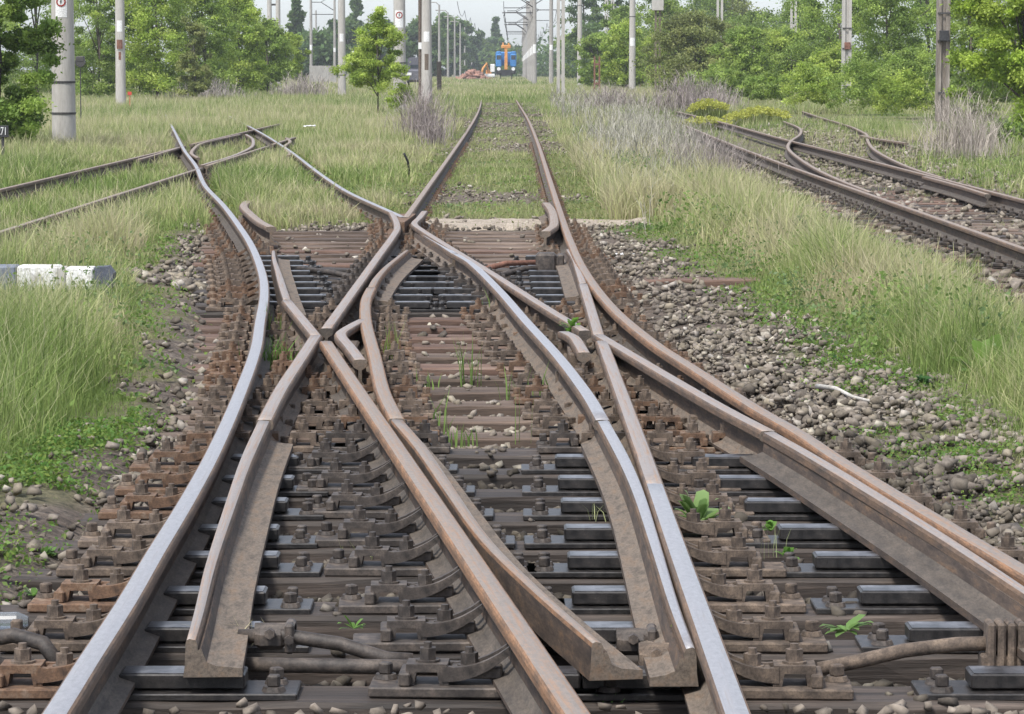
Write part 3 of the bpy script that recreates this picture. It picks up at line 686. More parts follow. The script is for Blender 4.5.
colr = colr*(.85+.3*RNG.random((len(x), 1))); colr[:, 2] *= .92+.12*RNG.random(len(x))
colr *= (1-.55*oiliness(x, y))[:, None]
k = ~(sh & (x < 0) & (y < 22) & (RNG.random(len(x)) < .8)); x, y, z, sz, colr = x[k], y[k], z[k], sz[k], colr[k]
n = 420; xe = RNG.uniform(-1.4, 1.4, n); ye = RNG.uniform(7.35, 7.98, n); k = ~near_rail(xe, ye, .10); xe, ye = xe[k], ye[k]; n = len(xe)
x = np.append(x, xe); y = np.append(y, ye); z = np.append(z, -.02+.05*sstep(7.5, 7.85, ye)*RNG.uniform(.2, 1, n)); sz = np.append(sz, RNG.uniform(.010, .026, n)); colr = np.concatenate([colr, np.array([.17, .145, .12])*RNG.uniform(.6, 1.5, (n, 1))])
tag(stones(x, y, z, sz, colr.astype(np.float32), 'ballast'), kind='stuff')
# a few big pale stones one can tell apart
for px, py, s, lab in ((848, 447, .05, 'pale flat stone lying on the gravel near the grass edge, lower right'), (925, 468, .04, 'small whitish stone on the right gravel shoulder'),
                       (962, 640, .05, None)):
    if lab is None: continue
    Y = F_PX*1.55/(py-HOR); X = (px-512)/F_PX*Y
    o = stones(np.array([X]), np.array([Y]), np.array([.05]), np.array([s]), np.array([[.42, .40, .36]], np.float32), 'pale_stone'); tag(o, lab, 'stone', 'pale stones on the gravel')

# ------------------------------------------------------------------ point rods, cables, litter
def gp(px, py, z):
    Y = F_PX*(CAM_Z-z)/(py-HOR)*1.0; return ((px-512)/F_PX*Y, Y, z)
def rodthing(name, paths, r, label, cat, mat, group=None):
    b = MB()
    for p in paths: b.tube(p, r, 10)
    return tag(b.build(name, [M[mat]]), label, cat, group)
rodthing('drive_rod', [[(-.72, 8.50, .10), (-.60, 8.48, .105), (-.45, 8.44, .09), (-.33, 8.42, .055), (-.26, 8.42, .05)]], .019, 'dark curved rod running right from the grass-tangled clamp at the open blade tip', 'rod', 'cast_dark', 'drive rods')
rodthing('drive_rod', [[(-.70, 8.36, .05), (-.40, 8.36, .045), (-.1, 8.36, .04)]], .02, 'dark straight rod lying low between the two lowest sleepers', 'rod', 'cast_dark', 'drive rods')
rodthing('drive_rod', [[(1.25, 8.34, .11), (1.15, 8.35, .105), (1.02, 8.37, .085), (.91, 8.39, .055), (.80, 8.40, .03)]], .019, 'tan curved rod ending at the ribbed clamp on the lower right', 'rod', 'cast', 'drive rods')
rodthing('drive_rod', [[(-1.62, 24.7, .08), (-1.35, 24.4, .07), (-1.12, 24.0, .05)]], .022, 'short dark rod beside the far left blade tip', 'rod', 'cast_dark', 'drive rods')
rodthing('drive_rod', [[(.30, 24.7, .09), (.1, 24.65, .085), (-.05, 24.4, .06), (-.18, 24.1, .04)]], .022, 'dark rod running left from the far right blade tip', 'rod', 'cast_dark', 'drive rods')
rodthing('drive_rod', [[(.30, 25.4, .09), (-.05, 25.3, .085), (-.22, 24.9, .06)]], .022, 'rusty rod behind the dark one at the far right blade tip', 'rod', 'rust_metal', 'drive rods')
b = MB()
for k in range(4): b.box((1.235+.026*k, 8.33, .10), (.021, .09, .14), bev=.006)
b.box((1.275, 8.33, .06), (.13, .07, .05), bev=.005)
tag(b.build('rod_clamp', [M['cast']]), 'ribbed iron clamp at the right frame edge holding the tan rod', 'clamp')
def lump(name, cx, cy, label, grassy=False, mat='cast'):
    b = MB(); b.box((cx, cy, .095), (.10, .10, .07), bev=.018); b.cyl((cx-.05, cy, .115), (cx+.075, cy, .115), .030, n=12); b.box((cx+.06, cy, .10), (.03, .12, .10), bev=.008)
    b.cyl((cx, cy-.05, .12), (cx, cy-.075, .12), .017, n=6); b.cyl((cx+.06, cy-.06, .10), (cx+.06, cy-.08, .10), .016, n=6)
    o = tag(b.build(name, [M[mat]]), label, 'clamp', 'clamps on the blade tips')
    o.data.transform(Matrix.Translation((-cx, -cy, 0))); o.data.transform(Matrix.Diagonal((.85, .85, .8, 1))); o.location = (cx, cy, .02); return o
lump('blade_clamp', -.635, 8.5, 'iron clamp on the left blade tip with dry grass tangled over it', mat='cast_dark')
lump('blade_clamp', .315, 8.42, 'rounded iron clamp right of the rusty blade tip, bottom centre', mat='cast_dark')
lump('blade_clamp', .365, 8.2, 'iron clamp on the foot of the blade closed on the polished rail')
b = MB(); b.box((.26, 24.75, .12), (.16, .2, .16), bev=.02); b.box((.37, 24.75, .12), (.05, .2, .14), bev=.01)
tag(b.build('blade_clamp', [M['cast_dark']]), 'small dark clamp at the far right blade tip', 'clamp', 'clamps on the blade tips')
rodthing('signal_cable', [[(-1.62, 8.65, .03), (-1.45, 8.62, .06), (-1.33, 8.6, .085), (-1.245, 8.56, .07), (-1.20, 8.52, .02)], [(-1.6, 8.5, .04), (-1.42, 8.5, .05), (-1.33, 8.48, .02)]], .021, 'thick black cable loop beside the polished rail, bottom left', 'cable', 'cast_dark')
pm, pnt, pbs = newmat('clear_plastic'); pbs.inputs['Base Color'].default_value = (.45, .48, .51, 1); pbs.inputs['Roughness'].default_value = .22; pbs.inputs['Transmission Weight'].default_value = .75
b = MB(); b.cyl((-1.62, 9.0, .05), (-1.38, 9.0, .054), .027, n=16); b.cyl((-1.38, 9.0, .054), (-1.35, 9.0, .054), .027, .014, n=16)
tag(b.build('plastic_bottle', [pm]), 'crushed clear plastic bottle lying at the left frame edge', 'bottle')
def crumple(name, px, py, z, w, d, label, seed, mat='white'):
    X, Y, _ = gp(px, py, z); r = random.Random(seed); b = bmesh.new()
    bmesh.ops.create_grid(b, x_segments=9, y_segments=7, size=.5)
    for v in b.verts: v.co = Vector((v.co.x*w+r.uniform(-1, 1)*w*.05, v.co.y*d, abs(r.gauss(0, .03))*w*2))
    bmesh.ops.solidify(b, geom=b.faces[:], thickness=.004)
    me = bpy.data.meshes.new(name); b.to_mesh(me); b.free(); me.materials.append(M[mat])
    o = link(bpy.data.objects.new(name, me)); o.location = (X, Y, z); return tag(o, label, 'litter')
crumple('paper_sheet', 624, 255, .05, .17, .22, 'crumpled white paper sheet on the gravel right of the middle track', 1)
crumple('paper_sheet', 310, 126, .45, .22, .5, 'bluish white litter caught in the far left grass', 2)
b = MB(); b.tube([(1.44, 15.3, .10), (1.50, 15.05, .115), (1.56, 14.85, .095), (1.62, 14.6, .10)], .013, 7, r1=.006)
tag(b.build('bleached_stick', [simple('bleached_wood', (.34, .32, .28), (.56, .54, .50), 14, .9)]), 'bleached white stick lying at the edge of the right grass', 'stick')
b = MB(); b.tube([(-1.42, 45.6, .0), (-1.45, 45.5, .3), (-1.5, 45.4, .42)], .018, 6); tag(b.build('thin_stake', [M['black']]), 'thin dark stake standing left of the middle track', 'stake')
# fallen painted post
t = thing('painted_post', 'fallen concrete post painted white and dark grey, lying in the left grass', 'post', (-2.9, 21.0, .22))
b = MB(); b.box((-.145, 0, 0), (.27, .20, .22), bev=.012); b.build('white_band', [M['whitewash']], t)
b = MB(); b.box((.12, 0, .02), (.18, .18, .16), bev=.012); b.build('white_band', [M['whitewash']], t)
b = MB(); b.box((-.66, 0, 0), (.75, .202, .222), bev=.012); b.build('grey_band', [simple('blue_grey_paint', (.12, .14, .18), (.2, .22, .27), 8, .8)], t)
b = MB(); b.box((.005, 0, 0), (.05, .19, .20), bev=.008); b.build('bare_band', [M['concrete']], t)
b = MB(); b.prism([(.212, -.03), (.215, .10), (.30, .105), (.335, .06), (.325, -.03), (.28, -.08)], -.09, .09); b.build('dark_end', [simple('dark_slate_paint', (.05, .06, .08), (.1, .11, .14), 8, .8)], t)
# ------------------------------------------------------------------ grass
def blades(name, x, y, z, h, wd, lean, tint, tip=None, mat='grass', segs=2, la=None):
    n = len(x); a = RNG.uniform(0, 6.283, n); la = RNG.uniform(0, 6.283, n) if la is None else la
    sx, sy = np.cos(a)*wd/2, np.sin(a)*wd/2; lx, ly = np.cos(la)*lean*h, np.sin(la)*lean*h
    B = np.stack([x, y, z], -1)
    levels = [(0, 1.0)] + ([(.5, .85)] if segs == 2 else []); V = []
    for t, ww in levels:
        c = B + np.stack([lx*t*t, ly*t*t, h*t], -1); s = np.stack([sx*ww, sy*ww, 0*sx], -1); V += [c-s, c+s]
    V.append(B + np.stack([lx, ly, h*(1-.25*lean)], -1)); V = np.stack(V, 1); nv = V.shape[1]; o = np.arange(n)*nv
    q = np.stack([o, o+1, o+3, o+2], -1) if segs == 2 else None
    k = nv-3; t_ = np.stack([o+k, o+k+1, o+k+2], -1)
    tt = np.repeat(tint[:, None], nv, 1)
    if tip is not None: tt[:, -1] = tip
    return np_mesh(name, V, quads=q, tris=t_, tint=tt.reshape(-1, 3), mats=[M[mat]])
def in_view(x, y, m=.35): return np.abs(x) < .1575*y*1.02 + m
def grass_h(x, y):
    """height of the grass in metres"""
    n = vnoise(x, y, .8, 11); n2 = vnoise(x, y, .25, 12)
    dr, dl = x-XRE(y), XLE(y)-x
    h = (.29 + .20*n + .1*(n2-.5))*np.interp(y, [40, 70], [1, .8])
    near = y < 33
    h = np.where(near & (x > 0), np.interp(dr, [-.1, .12, .35, .8], [.03, .07, .22, 1.0])*(.36+.25*n), h)
    h = np.where(near & (x < 0), np.interp(dl, [-.1, .08, .22, .42], [.03, .06, .22, 1.0])*(.28+.22*n)*np.interp(y, [9.5, 11.5, 12.8], [.12, .3, 1]), h)
    dC = np.abs(x+5.2)
    h = np.where((y > 24) & (y < 80) & (dC < 2.2), np.minimum(h, np.interp(dC, [0, 1.0, 2.2], [.15, .17, .40])+.1*n), h)
    h = np.where((y > 31) & (y < 75) & (x > -3.9) & (x < -1.1), np.interp(x, [-3.9, -1.5, -1.1], [.26, .20, .08])*(.5+n), h)
    h = np.where((y > 31) & (y < 150) & (x > -1.35) & (x < 1.0), .06+.10*n + .05*sstep(100, 140, y), h)
    h = np.where((x > 1.0) & (y > 14) & (y < 110), np.minimum(h, np.maximum(.06, 1.36*(1-x/3.5))), h)
    h = np.where((x > 3.1) & (x < 6.3) & (y < 95), .06+.16*n*n, h)
    h = np.where((x > 6.3) & (x < 10) & (y < 95), .10+.25*n, h)
    cl = vnoise(x, y, 3.1, 14); h = h*np.where(h > .14, .55+.85*cl, 1)
    h = np.where((y > 24) & (y < 75) & near_rail(x, y, .20), np.minimum(h, .09), h)
    h = np.where((np.abs(x+2.95) < .75) & (y > 18.6) & (y < 21.1), np.minimum(h, .22), h)
    return h
GREENS = np.array([[.15, .225, .055], [.21, .285, .08], [.29, .345, .12], [.42, .43, .20], [.42, .38, .23]])
def grass_col(x, y):
    n = len(x); f = np.clip(vnoise(x, y*.5, .13, 23)*.7-.35 + vnoise(x, y, .45, 21)*.9 + vnoise(x, y, 2.2, 22)*.5 - .2 + RNG.normal(0, .22, n), 0, .999)
    f = f*np.where((y < 16) & (x < 0), .8, 1)
    i = f*(len(GREENS)-1); k = i.astype(int); c = GREENS[k]*(1-(i-k))[:, None] + GREENS[np.minimum(k+1, 4)]*(i-k)[:, None]
    return c*(.8+.4*RNG.random((n, 1)))
for (y0, y1, dens, ww) in [(7.5, 12, 3200, .0036), (12, 18, 3000, .0040), (18, 26, 2000, .0054), (26, 40, 1000, .0075), (40, 60, 560, .010), (60, 90, 330, .0135), (90, 150, 130, .020), (150, 270, 38, .036), (270, 520, 5, .10)]:
    W = .163*y1+.5; n = int((y1-y0)*2*W*dens); x = RNG.uniform(-W, W, n); y = RNG.uniform(y0, y1, n)
    k = in_view(x, y) & (RNG.random(n) > bare(x, y)*1.15-.02) & ~((y < 34) & near_rail(x, y, .1)) & ~((y < 80) & near_rail(x, y, .12)) & ~((y > 25) & (y < 75) & (np.abs(x+5.2) < 1.15) & (RNG.random(n) < .5))
    k &= RNG.random(n) < np.clip(.35+vnoise(x, y, 1.1, 31)*1.0, 0, 1)
    x, y = x[k], y[k]; n = len(x); h = grass_h(x, y)*RNG.uniform(.45, 1.12, n)
    low = h < .14; c = grass_col(x, y); c[low] = c[low]*.6 + np.array([.18, .26, .075])*.4
    tip = c.copy(); st = (RNG.random(n) < .17) & ~low; tip[st] = np.array([.60, .54, .36])*(.8+.4*RNG.random((st.sum(), 1))); h[st] *= 1.25
    ww_ = ww*RNG.uniform(.6, 1.5, n)*np.where(low, .8, 1)
    nm = 'grass'
    tag(link(bpy.data.objects.new(nm, blades(nm, x, y, gz(x, y)-.01, h, ww_, RNG.uniform(.05, .75, n), c, tip, segs=2 if y0 < 60 else 1))), kind='stuff')
# low leafy ground cover
def leaves_at(name, x, y, z, s, col, mat='leaf', parent=None, flat=.6):
    n = len(x); nrm = np.stack([RNG.normal(0, flat, n), RNG.normal(0, flat, n), np.abs(RNG.normal(.6, .4, n))+.05], -1); nrm /= np.linalg.norm(nrm, axis=1)[:, None]
    u = np.cross(nrm, RNG.normal(size=(n, 3))); u /= np.linalg.norm(u, axis=1)[:, None]; v = np.cross(nrm, u)
    C = np.stack([x, y, z], -1); s = s[:, None]
    V = np.stack([C-u*s, C-v*s*.55+nrm*s*.15, C+u*s, C+v*s*.55+nrm*s*.15], 1); o = np.arange(n)*4
    q = np.stack([o, o+1, o+2, o+3], -1)
    me = np_mesh(name, V, quads=q, tint=np.repeat(col, 4, 0), mats=[M[mat]])
    return link(bpy.data.objects.new(name, me), parent)
xs, ys, ss = [], [], []
def gc(n, x0, x1, y0, y1, s): xs.append(RNG.uniform(x0, x1, n)); ys.append(RNG.uniform(y0, y1, n)); ss.append(RNG.uniform(.6, 1.3, n)*s)
gc(90000, -2.9, -1.45, 8.3, 14.5, .011); gc(70000, 1.3, 2.9, 8.5, 18, .009); gc(14000, -3.6, -1.5, 14, 32, .014); gc(12000, 1.0, 2.2, 16, 33, .014); gc(16000, -2, 1.3, 32, 62, .02); gc(9000, 6.3, 9, 40, 60, .03); gc(9000, 1, 2, 33, 60, .03); gc(9000, -4.2, -1.4, 33, 60, .03)
x, y, s = map(np.concatenate, (xs, ys, ss)); e = np.minimum(np.abs(x-XRE(y)-.18), np.abs(XLE(y)-.15-x))
pat = np.where(y < 32, np.clip(1.25-e*1.6, 0, 1), .9)*(vnoise(x, y, 2.4, 41) > .38)
pat = np.where((y < 13.2) & (x < -1.5), .95*(vnoise(x, y, 2.2, 42) > .27), pat)
k = in_view(x, y) & (RNG.random(len(x)) < pat*(1.05-bare(x, y)*.93)); x, y, s = x[k], y[k], s[k]
c = np.where(y[:, None] > 31, np.array([.20, .27, .085]), np.array([.15, .255, .055]))*(.65+.75*RNG.random((len(x), 1))); c[:, 0] *= .8+.5*RNG.random(len(x))
tag(leaves_at('ground_cover', x, y, gz(x, y)+RNG.uniform(.005, .05, len(x))*np.where(y < 32, 1, 1.3), s, c), kind='stuff')

# dry grey weeds between the tracks
n = 2300; x = np.concatenate([RNG.normal(2.35, .75, n), RNG.normal(3.3, .5, n//3), RNG.uniform(1.4, 4.5, n//2)]); y = np.concatenate([RNG.uniform(30, 68, n), RNG.uniform(44, 85, n//3), RNG.uniform(70, 140, n//2)])
k = (x > 1.15+(y > 60)*.3) & (RNG.random(len(x)) < np.clip((.064-x/y)/.022, 0, 1)*.7) & (vnoise(x, y*.5, .8, 51) > .36) & (RNG.random(len(x)) < np.interp(y, [30, 40, 150], [.25, 1, 1])); x, y = x[k], y[k]; n = len(x)
c = np.array([.32, .305, .255])*(.65+.7*RNG.random((n, 1)))
def twiggy(name, x, y, h, wd, lean, c, k=4):
    n = len(x); la = RNG.uniform(0, 6.283, n); z = gz(x, y); X_, Y_, Z_, H_, W_, L_, A_, C_ = [x], [y], [z], [h], [wd], [lean], [la], [c]
    for _ in range(k):
        t = RNG.uniform(.25, .9, n); X_.append(x+np.cos(la)*lean*h*t*t); Y_.append(y+np.sin(la)*lean*h*t*t); Z_.append(z+h*t)
        H_.append(h*RNG.uniform(.15, .42, n)); W_.append(wd*.6); L_.append(RNG.uniform(.4, 1.5, n)); A_.append(la+RNG.normal(0, 1.4, n)); C_.append(c*RNG.uniform(.8, 1.2, (n, 1)))
    cc = np.concatenate
    return blades(name, cc(X_), cc(Y_), cc(Z_), cc(H_), cc(W_), cc(L_), cc(C_), mat='twig', la=cc(A_))
tag(link(bpy.data.objects.new('dry_weeds', twiggy('dry_weeds', x, y, RNG.uniform(.3, .8, n)*np.interp(y, [30, 45], [.75, 1.1]), np.maximum(.005, y*.00019)*RNG.uniform(.6, 1.3, n), RNG.uniform(.05, .6, n), c))), kind='stuff')
def dry_bush(X, Y, W, H, n, label, tone=(.32, .275, .26), name='dry_bush'):
    n = int(n*.75); x0 = X+RNG.normal(0, W*.21, n); y0 = Y+RNG.normal(0, W*.25, n); lean = RNG.uniform(.05, .7, n)*min(1, W/H)
    c = np.array(tone)*(.6+.7*RNG.random((n, 1)))
    r = np.abs(x0-X)/(W*.5)
    me = twiggy(name, x0, y0, H*RNG.uniform(.35, 1.05, n)*(1-.35*np.clip(r, 0, 1)), max(.006, Y*.00019)*RNG.uniform(.5, 1.2, n), lean, c)
    return tag(link(bpy.data.objects.new(name, me)), label, 'bush', 'dry leafless bushes')
dry_bush(-1.95, 72, 1.3, 1.35, 420, 'grey leafless bush left of the middle track, at the foot of the concrete masts')
dry_bush(-1.6, 66, .8, .8, 200, 'smaller grey leafless bush just in front of the bush by the left masts')
dry_bush(7.55, 55, 1.7, 1.35, 420, 'pale dry bush of bare stems beside the dark bush on the right', (.42, .37, .32))
dry_bush(8.05, 57, 1.4, 1.1, 260, 'lower pale dry bush of bare stems at the foot of the right mast', (.42, .37, .32))
dry_bush(5.9, 112, 3.4, 1.5, 600, 'wide greyish dry bush beyond the yellow flowers on the right track')
dry_bush(7.4, 120, 2.6, 1.2, 400, 'low greyish dry bush right of the wide one beyond the yellow flowers')
dry_bush(3.6, 118, 3.2, 1.1, 450, 'greyish dry bush at the foot of the right hand masts')
dry_bush(2.6, 44, 1.6, .95, 420, 'tall grey dry weeds clump in front of the right track, left of the S-curved rail', (.31, .27, .25))
dry_bush(-14, 150, 4, 1.2, 420, 'pale grey dry bush in front of the left hedge', (.38, .34, .31))
dry_bush(-10.5, 165, 4, 1.3, 420, 'greyish dry brush below the sky gap on the left', (.36, .32, .29))
def flower_clump(X, Y, W, H, n, label):
    t = thing('flowering_plant', label, 'plant', (0, 0, 0), 0, 'yellow flowering clumps')
    x = X+RNG.uniform(-W/2, W/2, n); y = Y+RNG.normal(0, W*.3, n); h = H*RNG.uniform(.6, 1, n)*(1-.35*((x-X)/(W/2))**2)
    link(bpy.data.objects.new('stems', blades('stems', x, y, gz(x, y), h, np.full(n, .022), np.full(n, .12), np.array([.17, .21, .06])*(.7+.5*RNG.random((n, 1))), segs=1)), t)
    m_ = n*3; i = RNG.integers(0, n, m_)
    leaves_at('flowers', x[i]+RNG.normal(0, .06, m_), y[i]+RNG.normal(0, .06, m_), gz(x[i], y[i])+h[i]*RNG.uniform(.85, 1.05, m_), np.full(m_, .045), np.array([.46, .48, .10])*(.7+.5*RNG.random((m_, 1))), parent=t)
flower_clump(6.2, 103, 1.2, .62, 380, 'yellow flowering clump on the right track, the farther and more golden one')
flower_clump(6.9, 92, 1.7, .50, 420, 'yellow flowering clump on the right track, just left of the S-curved rail')
flower_clump(5.2, 88, 1.3, .36, 200, 'low yellow green flowering clump between the right track rails')

# single weeds between the rails
def tuft(px, py, z, h, n, label, wd=.009, col=(.2, .31, .08), spread=.035, lean=(.05, .35), name='grass_tuft', cat='grass tuft', group='weeds growing between the rails', tip=None):
    X, Y, _ = gp(px, py, z); x = X+RNG.normal(0, spread, n); y = Y+RNG.normal(0, spread, n)
    c = np.array(col)*(.7+.6*RNG.random((n, 1)))
    tp = None if tip is None else np.tile(np.array(tip), (n, 1))
    return tag(link(bpy.data.objects.new(name, blades(name, x, y, np.full(n, z), h*RNG.uniform(.5, 1.05, n), wd*RNG.uniform(.6, 1.2, n), RNG.uniform(*lean, n), c, tp))), label, cat, group)
tuft(472, 388, -.02, .30, 16, 'tall thin grass tuft in the middle of the slip, the tallest of the weeds there')
tuft(391, 368, 0, .30, 20, 'green grass tuft beside the orange rusty inner rail', col=(.2, .26, .07))
tuft(438, 440, 0, .24, 9, 'thin upright grass blades low in the middle of the slip, left of the seed stalk')
tuft(526, 402, 0, .22, 14, 'grass tuft right of the tallest one between the inner rails', spread=.05)
tuft(523, 445, 0, .32, 3, 'single long seed stalk standing between the inner rails', wd=.004, lean=(.02, .1))
tuft(460, 448, 0, .11, 16, 'short pale grass tuft on a sleeper end below the seed stalk')
tuft(425, 392, 0, .12, 18, 'low green tuft left of the tallest grass between the inner rails')
tuft(490, 318, 0, .26, 5, 'slender grass blade against the polished inner rail', wd=.006)
tuft(276, 372, 0, .22, 70, 'bushy bright green grass clump between polished rail and left diamond crossing', col=(.13, .25, .05), spread=.07, lean=(.1, .6))
tuft(268, 345, 0, .26, 30, 'taller grass blades behind the bright clump by the left diamond crossing', col=(.16, .24, .06), spread=.05)
tuft(357, 560, 0, .09, 9, 'small straw coloured sprig between the left near rails', wd=.004, col=(.3, .33, .15), lean=(.2, .8))
tuft(603, 523, .03, .09, 9, 'small pale sprig at the edge of the blade foot, centre right', wd=.004, col=(.33, .36, .18), lean=(.2, .8))
tuft(676, 700, -.02, .22, 6, 'green grass blades standing before the closed blade at the bottom edge', wd=.007, col=(.18, .27, .05), lean=(.05, .3))
tuft(773, 560, 0, .14, 8, 'thin sprig between the right near rails', wd=.003, col=(.3, .34, .17))
tuft(617, 712, 0, .05, 14, 'tiny fern like sprig at the bottom edge below the rusty blade tip', wd=.006, col=(.15, .3, .07), lean=(.3, .9))
def weed(px, py, z, H, n, leaf, label, col=(.15, .29, .06), name='leafy_weed', up=.9):
    X, Y, _ = gp(px, py, z); V, T, C = [], [], []
    r = random.Random(px)
    for k in range(n):
        a = r.uniform(0, 6.283); el = r.uniform(.25, 1.2)*up; L = leaf*r.uniform(.6, 1.2); zz = z+H*r.uniform(0, 1)*(.75 if H > leaf else .2)
        d = np.array([math.cos(a)*math.cos(el), math.sin(a)*math.cos(el), math.sin(el)]); sd_ = np.array([-math.sin(a), math.cos(a), 0])*L*.17
        p0 = np.array([X, Y, zz]); droop = np.array([0, 0, -L*.25])
        o = len(V); V += [p0, p0+d*L*.45-sd_, p0+d*L*.45+sd_, p0+d*L*.8-sd_*.8+droop*.4, p0+d*L*.8+sd_*.8+droop*.4, p0+d*L+droop]
        T += [(o, o+1, o+2), (o+1, o+3, o+4), (o+1, o+4, o+2), (o+3, o+5, o+4)]
        C += [np.array(col)*r.uniform(.7, 1.3)]*6
    b = link(bpy.data.objects.new(name, np_mesh(name, V, tris=T, tint=np.array(C), mats=[M['leaf']])))
    return tag(b, label, 'weed', 'leafy weeds growing between the rails')
weed(700, 532, .05, .07, 30, .155, 'large leafy weed right of the straight polished rail', (.24, .36, .13), up=1.25)
weed(573, 362, .0, .26, 80, .09, 'leafy green seedling covering the check rail of the right diamond crossing', (.15, .30, .05))
weed(850, 636, .0, .02, 22, .085, 'small ferny weed above the tan rod, lower right', (.19, .32, .10), up=.6)
weed(773, 534, .02, .02, 16, .06, 'tiny bright weed between the right near rails')
weed(790, 562, .02, .02, 16, .06, 'tiny weed below the other tiny weed between the right near rails')
weed(352, 634, .02, .02, 9, .06, 'tiny two leafed sprout on a sleeper, lower left of centre')
weed(640, 590, 0, .02, 6, .04, None) if False else None
weed(40, 560, 0, .03, 20, .05, 'small green weed on the sleepers near the left edge')
weed(28, 600, 0, .03, 14, .045, 'small green weed by the left frame edge above the bottle')
weed(722, 607, .03, .02, 5, .05, 'single green leaf beside the straight polished rail')
weed(800, 250, .1, .30, 160, .12, 'dark bluish green leafy plant in the tall right grass', (.07, .16, .055))
weed(925, 400, .0, .12, 220, .06, 'dark green low nettle patch at the foot of the right grass', (.06, .15, .04))
weed(838, 372, .0, .10, 80, .05, 'small dark green plant behind the bleached stick', (.07, .17, .06))
weed(640, 200, .1, .35, 90, .10, 'pale feathery grass clump right of the middle track', (.34, .36, .2), 'pale_plume')
weed(992, 395, .0, .28, 26, .30, 'broad bladed bright grass clump at the right edge', (.16, .27, .05), up=1.25)
tuft(238, 652, .06, .10, 26, 'wisp of dry straw tangled on the clamp of the left open blade tip', wd=.004, col=(.42, .38, .24), spread=.04, lean=(.6, 1.8), name='straw_wisp', cat='straw', group=None)

# broad leaved weeds mixed into the verges
nc_ = 420; cx_ = np.concatenate([RNG.uniform(1.6, 3.2, nc_), RNG.uniform(-4.2, -1.75, nc_//2), RNG.uniform(-4.2, 3.0, nc_)]); cy_ = np.concatenate([RNG.uniform(9.5, 30, nc_), RNG.uniform(12.5, 30, nc_//2), RNG.uniform(30, 62, nc_)])
k = in_view(cx_, cy_) & (bare(cx_, cy_) < .35) & ~near_rail(cx_, cy_, .25) & (vnoise(cx_, cy_, .7, 71) > .42); cx_, cy_ = cx_[k], cy_[k]
i = RNG.integers(0, len(cx_), 24000); hh = RNG.uniform(.06, .40, len(cx_))*np.clip(np.maximum(cx_-XRE(cy_), XLE(cy_)-cx_)*2.2, .25, 1); hh = np.where(cx_ > 1, np.minimum(hh, np.maximum(.05, 1.3*(1-cx_/3.5))), hh)
lz = RNG.uniform(.15, 1.0, len(i)); xx = cx_[i]+RNG.normal(0, .10, len(i)); yy = cy_[i]+RNG.normal(0, .07, len(i)); pc = np.array([[.19, .29, .07], [.15, .24, .06], [.25, .33, .10], [.17, .25, .10]])[RNG.integers(0, 4, len(cx_))]
tag(leaves_at('verge_weeds', xx, yy, gz(xx, yy)+hh[i]*lz, RNG.uniform(.008, .021, len(i))*np.where(yy > 30, 1.4, 1), pc[i]*RNG.uniform(.7, 1.3, (len(i), 1)), flat=.9), kind='stuff')
# ------------------------------------------------------------------ trees and bushes
PALS = {'lime': [(.38, .51, .08), (.47, .60, .11), (.28, .40, .06)], 'bright': [(.34, .45, .085), (.44, .54, .12), (.25, .35, .065)], 'mid': [(.27, .38, .085), (.35, .46, .11), (.20, .29, .065)],
        'dark': [(.13, .21, .065), (.18, .26, .08), (.095, .16, .055)], 'olive': [(.28, .32, .105), (.35, .38, .14), (.22, .255, .09)],
        'deep': [(.21, .32, .065), (.30, .42, .09), (.15, .24, .05)], 'pale': [(.18, .25, .08), (.24, .32, .12), (.12, .18, .05)]}
def crown_pts(r, x, y, z0, z1, W, n, nc, cs, shape):
    cl = []
    H = z1-z0
    while len(cl) < nc:
        a = r.uniform(0, 6.283); hz = r.random(); rad = r.uniform(.1, 1)**.55
        wf = {'round': math.sqrt(max(.04, 1-(2*hz-1)**2)), 'bush': (.80+.25*math.sin(2.6*hz))*math.sqrt(max(.03, 1-hz**3.2)), 'poplar': .95-.75*hz**1.5, 'tall': .9}[shape]
        wf *= 1+.34*math.sin(3*a+7*hz+x)*math.sin(9*hz+y)
        if r.random() < .2: rad *= r.uniform(1.1, 1.4); hz = min(1.08, hz+r.uniform(0, .12))
        cl.append((x+math.cos(a)*rad*W/2*wf, y+math.sin(a)*rad*W/2*wf*.8, z0+H*hz*.97, cs*r.uniform(.45, 1.5)*W))
    return np.array(cl)
